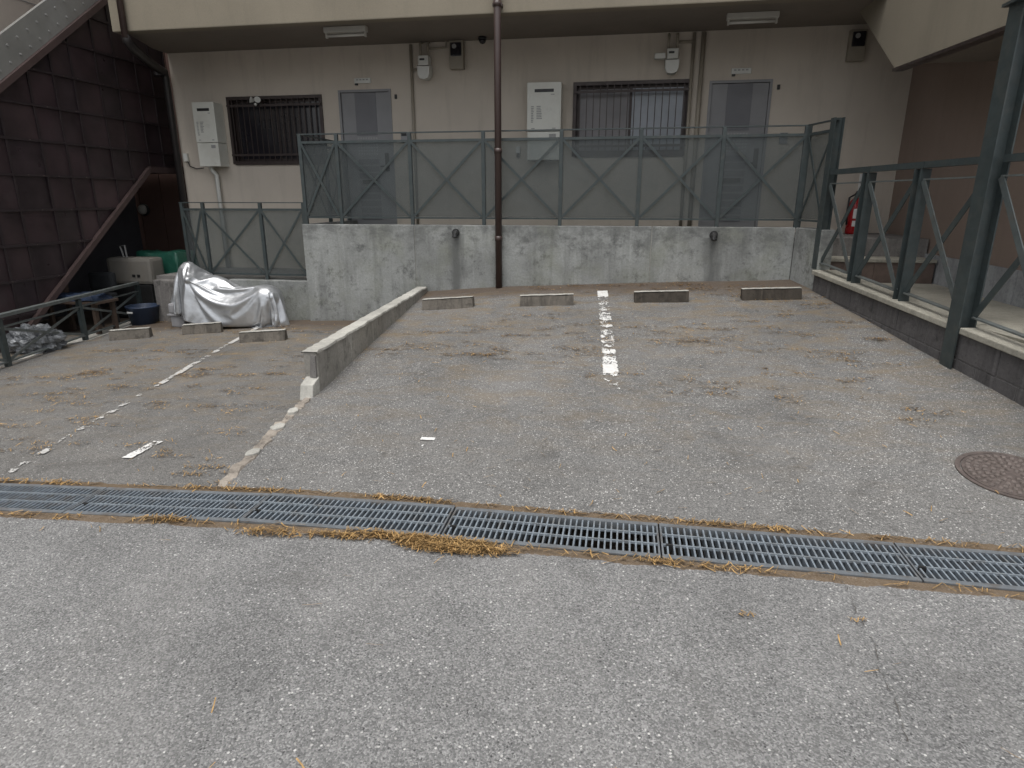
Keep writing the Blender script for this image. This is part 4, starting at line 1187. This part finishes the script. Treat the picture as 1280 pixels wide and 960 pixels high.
try:
    cme = drape_cover()
    cme.materials.clear(); cme.materials.append(M['silver'])
    for p_ in cme.polygons: p_.use_smooth = True
    cov = bpy.data.objects.new('cover', cme); col.objects.link(cov); cov.parent = mc; cov.matrix_parent_inverse = Matrix.Translation(parent_world(mc)).inverted()
    sm_ = cov.modifiers.new('subdivision', 'SUBSURF'); sm_.levels = 1; sm_.render_levels = 1
    so_ = cov.modifiers.new('thickness', 'SOLIDIFY'); so_.thickness = .003
except Exception as ex:
    print('sheet fallback', ex)
    MB().add(vs, fs).build('cover', 'silver', mc, smooth=True)
def tyre(cx_, name='wheel'):
    m = MB(); r0, r1 = .2, .05; vs_ = []; fs_ = []; n1, n2 = 26, 10
    for i in range(n1):
        t = 2 * math.pi * i / n1
        for j in range(n2):
            p_ = 2 * math.pi * j / n2; rr = r0 + r1 * math.cos(p_)
            vs_.append((cx_ + rr * math.cos(t), YB + .02 + r1 * math.sin(p_), gz + .25 + rr * math.sin(t)))
    for i in range(n1):
        for j in range(n2): fs_.append((i * n2 + j, ((i + 1) % n1) * n2 + j, ((i + 1) % n1) * n2 + (j + 1) % n2, i * n2 + (j + 1) % n2))
    m.add(vs_, fs_); return m.build('wheel', 'dark', mc, smooth=True)
tyre(xb0 + LB * .24); tyre(xb0 + LB * .76)
MB().tube([(xb0 + LB * .74, YB - .12, gz + .16), (xb0 + LB * .76, YB - .2, gz + .004)], .01, 8).build('side_stand', 'dark', mc)
# grey plastic box peeping out beside the cover
pg = onY((223, 400), YB + .02)
gbx = thing('plastic_box', (pg.x, YB, zd(pg.x)), 'grey plastic box poking out from the silver cover', 'box')
zz_ = zd(pg.x)
MB().box((pg.x - .04, YB - .08, zz_ + .002), (pg.x + .16, YB + .16, zz_ + .16), .02).build('lower_case', 'cover_in', gbx)
MB().box((pg.x - .075, YB - .1, zz_ + .16), (pg.x + .12, YB + .18, zz_ + .185), .008).build('lip', 'cover_in', gbx)
MB().box((pg.x - .055, YB - .085, zz_ + .186), (pg.x + .12, YB + .16, zz_ + .33), .03).build('upper_case', 'cover_in', gbx)

# ------------------------------------------------------------------ left railing and the neighbour's side
fa, fb = Vector((-6.36, 5.2)), Vector((-7.0, 8.22))
fd = (fb - fa).normalized()
lfn = thing('left_railing', (fa.x, fa.y, zd(fa.x)), 'grey steel railing with crossed braces along the lower lot edge', 'fence')
def fp(s): return fa + fd * s
Lf = (fb - fa).length
LS = [-1.9, -.55, .33, 1.68, Lf - .02]
zg = -.235
for s in LS:
    q = fp(s); MB().bar((q.x, q.y, zg - .03), (q.x, q.y, zg + .52), .05, .05).build('post', 'fence', lfn)
for p, q in zip(LS, LS[1:]):
    A, B = fp(p), fp(q)
    MB().bar((A.x, A.y, zg + .55), (B.x, B.y, zg + .55), .075, .035).build('top_rail', 'fence_pale', lfn)
    MB().bar((A.x, A.y, zg + .43), (B.x, B.y, zg + .43), .045, .012).build('upper_rail', 'fence_pale', lfn)
    MB().bar((A.x, A.y, zg + .06), (B.x, B.y, zg + .06), .045, .012).build('lower_rail', 'fence_pale', lfn)
    for k, (z0_, z1_) in enumerate(((zg + .065, zg + .42), (zg + .42, zg + .065))):
        o = Vector((fd.y, -fd.x)) * (.012 * k)
        MB().bar((A.x + o.x, A.y + o.y, z0_), (B.x + o.x, B.y + o.y, z1_), .03, .007, (fd.y, -fd.x, 0)).build('brace', 'fence_pale', lfn)
# pale kerb beneath it
kb = thing('edge_kerb', (fa.x - .1, fa.y, -.25), 'pale concrete kerb slabs beneath the left railing', 'kerb')
ks = lin(-1.2, Lf, 8)
for p, q in zip(ks, ks[1:]):
    n = Vector((fd.y, -fd.x)); A, B = fp(p + .006), fp(q - .006)
    MB().prism([(A.x + n.x * .04, A.y + n.y * .04, -.4), (B.x + n.x * .04, B.y + n.y * .04, -.4), (B.x - n.x * .2, B.y - n.y * .2, -.4), (A.x - n.x * .2, A.y - n.y * .2, -.4)], (0, 0, .165)).build('kerb_slab', 'conc_pale', kb, bevel=.008)

XS = -7.25
s0_, s1_ = onX((12, 440), XS), onX((185, 212), XS); kS = (s1_.z - s0_.z) / (s1_.y - s0_.y)
r0_, r1_ = onX((0, 106), XS), onX((128, 0), XS); kR = (r1_.z - r0_.z) / (r1_.y - r0_.y)
u0_ = onX((0, 42), XS)
st = thing('neighbour_stair', (XS, s0_.y, -.27), 'enclosed outdoor stair with dark brown screen and grey sloping top', 'stair')
def zS(y): return s0_.z + kS * (y - s0_.y) if y < s1_.y else s1_.z
def zR(y): return r0_.z + kR * (y - r0_.y)
def clip(poly, f):
    out = []
    for i in range(len(poly)):
        a_, b2 = poly[i], poly[(i + 1) % len(poly)]; fa_, fb_ = f(a_), f(b2)
        if fa_ >= 0: out.append(a_)
        if fa_ * fb_ < 0:
            t = fa_ / (fa_ - fb_); out.append((a_[0] + (b2[0] - a_[0]) * t, a_[1] + (b2[1] - a_[1]) * t))
    return out
ycols = [y + random.uniform(-.07, .07) for y in lin(4.6, 9.9, 15)]; zrows = lin(-.3, 5.1, 14)
for p, q in zip(ycols, ycols[1:]):
    for c, d in zip(zrows, zrows[1:]):
        pl_ = [(p + .004, c + .004), (q - .004, c + .004), (q - .004, d - .004), (p + .004, d - .004)]
        if q <= s1_.y: pl_ = clip(pl_, lambda w_: w_[1] - (s0_.z + kS * (w_[0] - s0_.y)))
        elif p < s1_.y:
            pl_ = clip(pl_, lambda w_: w_[1] - min(s1_.z, s0_.z + kS * (w_[0] - s0_.y)) )
        else: pl_ = clip(pl_, lambda w_: w_[1] - s1_.z)
        if len(pl_) > 2: pl_ = clip(pl_, lambda w_: zR(w_[0]) - w_[1])
        if len(pl_) < 3: continue
        jx = random.uniform(-.004, .004)
        MB().prism([(XS - .02 + jx, y, z) for y, z in pl_], (-.012, 0, 0)).build('screen_panel', random.choice(('screen', 'screen', 'screen_b', 'screen_c')), st)
for y in ycols:
    z0_, z1_ = max(zS(y), -.27), zR(y)
    if z1_ - z0_ > .1: MB().bar((XS - .008, y, z0_), (XS - .008, y, z1_), .03, .014, (1, 0, 0)).build('upright', 'screen_rib', st)
for z in zrows[1:]:
    ya = max(4.6, r0_.y + (z - r0_.z) / kR); yb_ = 9.9 if z > s1_.z else s0_.y + (z - s0_.z) / kS
    if yb_ - ya > .1:
        MB().bar((XS - .004, ya, z), (XS - .004, yb_, z), .02, .03, (0, 0, 1)).build('cross_rail', 'screen_rib', st)
        m = MB(); y = ya + .15
        while y < yb_:
            m.box((XS + .006, y - .006, z - .005), (XS + .012, y + .006, z + .005)); y += random.choice((.22, .44, .66))
        o = m.build('screen_clips', 'iron', st); o['kind'] = 'stuff'
MB().prism([(XS - .04, s0_.y, s0_.z - .02), (XS - .04, s1_.y, s1_.z - .02), (XS - .04, 10.3, s1_.z - .02), (XS - .04, 10.3, s1_.z + .08), (XS - .04, s1_.y, s1_.z + .1), (XS - .04, s0_.y, s0_.z + .1)], (-1.25, 0, 0)).build('soffit', 'screen_rib', st)  # solid underside added beneath the stair to shade the clutter
MB().bar((XS + .02, s0_.y - .25, s0_.z - kS * .25), (XS + .02, s1_.y, s1_.z), .06, .065).build('stringer', 'stringer', st)
MB().bar((XS + .02, s1_.y, s1_.z), (XS + .02, 9.9, s1_.z), .06, .09).build('landing_beam', 'stringer', st)
MB().bar((XS + .03, 3.4, zR(3.4) + .0), (XS + .03, 11.5, zR(11.5)), .08, .07).build('roof_beam', 'stringer', st)
dz = u0_.z - zR(u0_.y)
m = MB(); m.prism([(XS + .02, 3.4, zR(3.4) + .045), (XS + .02, 11.5, zR(11.5) + .045), (XS + .02, 11.5, zR(11.5) + dz), (XS + .02, 3.4, zR(3.4) + dz)], (-.05, 0, 0)); m.build('top_sheet', 'roofband', st)
m = MB()
for k in range(40):
    y = 5.0 + k * .16
    for f in (.3, .7): m.tube([(XS + .02, y, zR(y) + dz * f), (XS + .032, y, zR(y) + dz * f)], .013, 8)
o = m.build('bolt_heads', 'grey_mark', st); o['kind'] = 'stuff'
# neighbour building: brown boards low, pale wall high
nb_ = thing('neighbour_house', (-9, 10.4, -.27), 'brown board clad house behind the outdoor stair', 'house')
YN = 10.4
xs_ = lin(-13, -6.96, 28)
for i, (p, q) in enumerate(zip(xs_, xs_[1:])):
    MB().box((p + .004, YN - .012 * (i % 2), -.27), (q - .004, YN + .04, 5.0)).build('siding_board', 'siding_grey' if 8 < i < 17 else 'siding', nb_)
MB().box((-13, YN + .05, -.27), (-6.95, YN + 4, 7.5)).build('back_wall', 'siding', nb_)
MB().box((-13, 2, -.27), (-8.6, YN - .02, 2.6)).build('lower_wall', 'siding_grey', nb_)
MB().box((-13, 2, 2.6), (-8.6, YN - .02, 8.0)).build('pale_wall', 'ncream', nb_)
for zz_ in (3.2, 4.2, 5.2, 6.2): MB().box((-8.602, 2.02, zz_), (-8.594, YN - .04, zz_ + .01)).build('wall_joint', 'grey_mark', nb_)
p = onY((182, 262), YN)
lm = thing('bulkhead_lamp', (p.x, YN - .02, p.z), 'round unlit bulkhead lamp on the brown boards', 'lamp')
m = MB(); m.lathe([(.1, 0), (.105, .03), (.09, .05)], (0, 0, 0), 18); o = m.build('base', 'dark', lm); o.matrix_parent_inverse = Matrix.Identity(4); o.rotation_euler = (R(90), 0, 0)
m = MB(); m.lathe([(.085, .05), (.08, .08), (.05, .105), (.01, .115)], (0, 0, 0), 18); o = m.build('globe', 'lamp_white', lm, smooth=True); o.matrix_parent_inverse = Matrix.Identity(4); o.rotation_euler = (R(90), 0, 0)

# clutter under the stair
def drape(name, x0, x1, y0, y1, zt, z0, mt, label, cat, sag=.05):
    vs_ = []; fs_ = []; n = 26
    for i in range(n + 1):
        for j in range(n + 1):
            u, v = i / n, j / n
            ex = min(u, 1 - u, v, 1 - v)
            q = Vector((u * 4, v * 4, x0))
            zz__ = z0 + (zt - z0) * min(1, (ex / .12)) ** .6 - sag * math.sin(math.pi * u) * (1 if ex > .1 else .3) + .03 * pnoise(q) + .015 * pnoise(q * 3)
            vs_.append((x0 + (x1 - x0) * u + .03 * pnoise(q * 1.5), y0 + (y1 - y0) * v + .04 * pnoise(q * 1.3 + Vector((4, 0, 0))) * (1 if v < .2 else 0), max(z0, zz__)))
    for i in range(n):
        for j in range(n): a_ = i * (n + 1) + j; fs_.append((a_, a_ + n + 1, a_ + n + 2, a_ + 1))
    return tag(MB().add(vs_, fs_).build(name, mt, smooth=True), label, cat)
g0, g1 = onY((160, 314), 8.85), onY((226, 318), 8.85)
drape('tarpaulin', g0.x, g1.x, 8.8, 9.4, g0.z + .02, -.27, 'green', 'green tarpaulin over a stack next to the low wall', 'tarpaulin')
c0, c1 = onY((131, 322), 8.45), onY((191, 352), 8.45)
cb = thing('storage_cabinet', ((c0.x + c1.x) / 2, 8.6, -.27), 'cream storage cabinet with rounded corners under the stair', 'cabinet')
MB().box((c0.x, 8.45, c1.z - .05), (c1.x, 8.75, c0.z), .05).build('case', 'cream_box', cb)
MB().box((c0.x + .04, 8.46, -.265), (c1.x - .04, 8.72, c1.z - .051), .02).build('base', 'dark', cb)
MB().box((c0.x + .42, 8.443, c1.z + .06), (c0.x + .47, 8.452, c1.z + .1)).build('latch', 'dark', cb); MB().box((c0.x + .5, 8.443, c1.z + .06), (c0.x + .55, 8.452, c1.z + .1)).build('latch', 'dark', cb)
MB().tube([(c0.x + .2, 8.6, c0.z - .01), (c0.x + .16, 8.6, c0.z + .16), (c0.x + .24, 8.6, c0.z + .17), (c0.x + .25, 8.6, c0.z - .01)], .012, 8).build('handle', 'grey_mark', cb)
# dark chair
q = onY((118, 350), 8.0)
ch = thing('chair', (q.x, 8.0, -.27), 'dark padded chair left of the cream cabinet', 'chair')
MB().box((q.x - .2, 8.1, q.z - .16), (q.x + .2, 8.2, q.z + .1), .04).build('backrest', 'black_fab', ch, smooth=False)
MB().box((q.x - .22, 7.75, q.z - .27), (q.x + .22, 8.15, q.z - .19), .03).build('seat', 'black_fab', ch)
for sx2 in (-.18, .18):
    for sy2 in (7.8, 8.1): MB().tube([(q.x + sx2, sy2, q.z - .26), (q.x + sx2 * 1.1, sy2, -.268)], .014, 8).build('leg', 'dark', ch)
# blue tub
q = onY((172, 392), 7.85)
tb = thing('tub', (q.x, 7.9, -.27), 'blue plastic tub tucked beside the low wall end', 'tub')
MB().lathe([(.17, 0), (.21, .26), (.225, .27), (.225, .29), (.2, .29), (.16, .03), (.02, .02)], (q.x - .03, 8.0, -.268), 24).build('bowl', 'blue', tb, smooth=True)
MB().box((q.x - .1, 7.765, -.06), (q.x - .02, 7.785, -.04)).build('handle', 'paper', tb)
# folded blue sheet on a trestle
q = onY((85, 375), 7.2)
ts = thing('trestle_table', (q.x, 7.3, -.27), 'rough wooden trestle behind the left railing', 'table')
MB().box((q.x - .35, 7.15, q.z - .05), (q.x + .45, 7.55, q.z - .015), .005).build('top', 'wood', ts)
for dx in (-.3, .38):
    for yy in (7.2, 7.5): MB().bar((q.x + dx, yy, -.268), (q.x + dx, yy, q.z - .052), .05, .05).build('leg', 'wood', ts)
drape('folded_sheet', q.x - .3, q.x + .4, 7.17, 7.53, q.z + .07, q.z - .013, 'blue', 'folded dark blue sheet on the wooden trestle', 'sheet', .01)
q = onY((70, 352), 7.4)
tg = thing('toolbox', (q.x, 7.4, q.z), 'small brown box with pale lid on the trestle', 'box')
MB().box((q.x - .14, 7.3, onY((85, 375), 7.2).z + .06), (q.x + .1, 7.48, q.z - .0), .008).build('case', 'wood', tg)
MB().box((q.x - .145, 7.295, q.z), (q.x + .105, 7.485, q.z + .05), .008).build('lid', 'cream_box', tg)
# crumpled clear plastic bundle by the kerb
q = onY((30, 432), 6.1)
vs = []; fs = []; n1, n2 = 44, 26
for i in range(n1):
    for j in range(n2 + 1):
        t = 2 * math.pi * i / n1; f = math.pi * j / n2
        d = Vector((math.sin(f) * math.cos(t), math.sin(f) * math.sin(t), math.cos(f)))
        k = 1 + .25 * (abs(pnoise(d * 2.2)) * 2 - .4) + .14 * (abs(pnoise(d * 5)) * 2 - .4) + .06 * pnoise(d * 11)
        vs.append((q.x + d.x * .30 * k, 6.25 + d.y * .22 * k, max(-.268, -.13 + d.z * .19 * k)))
for i in range(n1):
    for j in range(n2): fs.append((i * (n2 + 1) + j, ((i + 1) % n1) * (n2 + 1) + j, ((i + 1) % n1) * (n2 + 1) + j + 1, i * (n2 + 1) + j + 1))
tag(MB().add(vs, fs).build('plastic_bundle', 'plastic_bag', smooth=False), 'crumpled clear plastic bundle on the kerb behind the left railing', 'bundle')

# ------------------------------------------------------------------ pine needles
nv_, nf_ = [], []
def needles(cx_, cy_, rx, ry, n, zf_, pile=.006, lmin=.03, lmax=.075):
    for _ in range(n):
        a_ = random.uniform(0, 2 * math.pi); r_ = math.sqrt(random.random()) * random.uniform(.4, 1.25)
        x, y = cx_ + rx * r_ * math.cos(a_), cy_ + ry * r_ * math.sin(a_)
        if zf_ is None: continue
        th = random.gauss(.2, .9); L = random.uniform(lmin, lmax); wv = random.uniform(.0010, .0024)
        dx, dy = math.cos(th), math.sin(th); bx = random.uniform(-.25, .25)
        z = zf_(x, y) + .006 + random.random() * pile * max(0.1, 1.2 - r_)
        if YD0 - .004 < y < YD1 + .004 and random.random() < .85: continue
        o = len(nv_)
        for k, s in enumerate((-.5, 0, .5)):
            off = bx * L * (.25 - s * s)
            px_, py_ = x + dx * L * s - dy * off, y + dy * L * s + dx * off
            zz2 = max(z, zf_(px_, py_) + .005) + (random.uniform(0, .006) if k != 1 else .003)
            nv_.append((px_ - dy * wv, py_ + dx * wv, zz2)); nv_.append((px_ + dy * wv, py_ - dx * wv, zz2 + .0015))
        nf_.append((o, o + 1, o + 3, o + 2)); nf_.append((o + 2, o + 3, o + 5, o + 4))
zst = lambda x, y: zd(x)
# along the street edge of the drain
for k in range(150):
    x = random.uniform(-4.2, 2.0)
    dens = .08 + .8 * max(0, pnoise(Vector((x * 1.6, 0, 3))) + .12)
    if -1.25 < x < -.5: dens = 1.3
    needles(x, YD0 - .02 - random.random() * .03, .1, .028, int(26 * dens), zst, .012 if dens < 1 else .022)
for k in range(120):
    x = random.uniform(-4.2, 2.3); needles(x, YD1 + .035, .1, .022, int(20 * (.15 + max(0, pnoise(Vector((x * 1.3, 5, 3))) + .2))), lambda a, b: zd(a), .008)
for (px_, py_, rx, ry, n) in ((560, 688, .22, .035, 500), (520, 680, .14, .03, 260), (600, 690, .18, .025, 260), (210, 650, .16, .03, 150), (340, 668, .2, .03, 160), (420, 672, .18, .02, 160)):
    q = onF((px_, py_), zst); needles(q.x, min(q.y, YD0 - .015), rx, ry, n, zst, .02)
def drift(q, s, f):
    for _ in range(6):
        needles(q.x + random.gauss(0, .2 * s), q.y + random.gauss(0, .09 * s), .13 * s, .05 * s, int(24 * s), f, .0005, .012, .045)
# drifts on the lots
for (px_, py_, s) in ((545, 437, 1.6), (520, 433, 1.2), (480, 440, 1), (610, 437, 1), (640, 420, .8), (590, 408, 1), (560, 415, 1), (700, 440, 1.3), (680, 412, 1), (720, 405, .8), (625, 445, .8), (590, 445, .6), (655, 395, .9), (735, 430, 1), (760, 470, .6),
                    (790, 410, 1), (835, 425, 1.4), (870, 427, 1), (905, 488, 1.3), (925, 487, 1), (930, 430, 1.2), (980, 415, 1), (1010, 470, 1), (1040, 440, 1.1), (880, 410, 1), (960, 400, 1), (1060, 450, .8), (1140, 515, .8), (760, 357, 1.5), (880, 360, 1.5), (950, 365, 1.4), (1000, 375, 1.2), (850, 356, 1.5), (690, 352 + 6, 1), (1020, 385, 1.2), (1060, 405, 1), (1100, 425, .8)):
    q = onF((px_, py_), zr); drift(q, s, zr)
for (px_, py_, s) in ((310, 507, 1.3), (305, 548, 1.5), (330, 470, 1), (360, 450, 1.2), (290, 465, 1), (245, 470, 1), (265, 462, .9), (300, 490, .6), (185, 440, 1), (150, 465, 1.2), (120, 470, 1), (95, 490, 1.2), (70, 495, 1), (130, 440, .8), (110, 465, 1), (75, 475, .8), (30, 475, 1), (20, 535, 1.4), (40, 560, 1), (120, 505, 1.2), (205, 505, .7), (90, 530, .8), (350, 410, 1), (380, 415, 1), (300, 415, .7), (240, 440, .7), (215, 447, .8), (180, 400, .8), (205, 402, .8), (280, 595, 1), (250, 590, .6), (200, 485, 1), (215, 570, .7)):
    q = onF((px_, py_), zl0); drift(q, s, zl0)
for _ in range(900):                          # strays
    x, y = random.uniform(-2.0, 2.0), random.uniform(2.9, 7.8); needles(x, y, .03, .03, 1, zr)
for _ in range(900):
    x, y = random.uniform(-6.2, -2.4), random.uniform(2.9, 7.7); needles(x, y, .03, .03, 1, zl0)
for _ in range(40):
    x, y = random.uniform(-3, 2), random.uniform(.9, 2.4); needles(x, y, .03, .03, 1, zst)
for (px_, py_) in ((1073, 777), (930, 770)):
    q = onF((px_, py_), zst); needles(q.x, q.y, .04, .02, 12, zst, .001, .01, .03)
me = bpy.data.meshes.new('pine_needle_litter'); me.from_pydata(nv_, [], nf_); me.materials.append(M['litter'])
o = bpy.data.objects.new('pine_needle_litter', me); col.objects.link(o)
tag(o, 'brown pine needles drifted along the drain and over the lots', 'litter', kind='stuff')
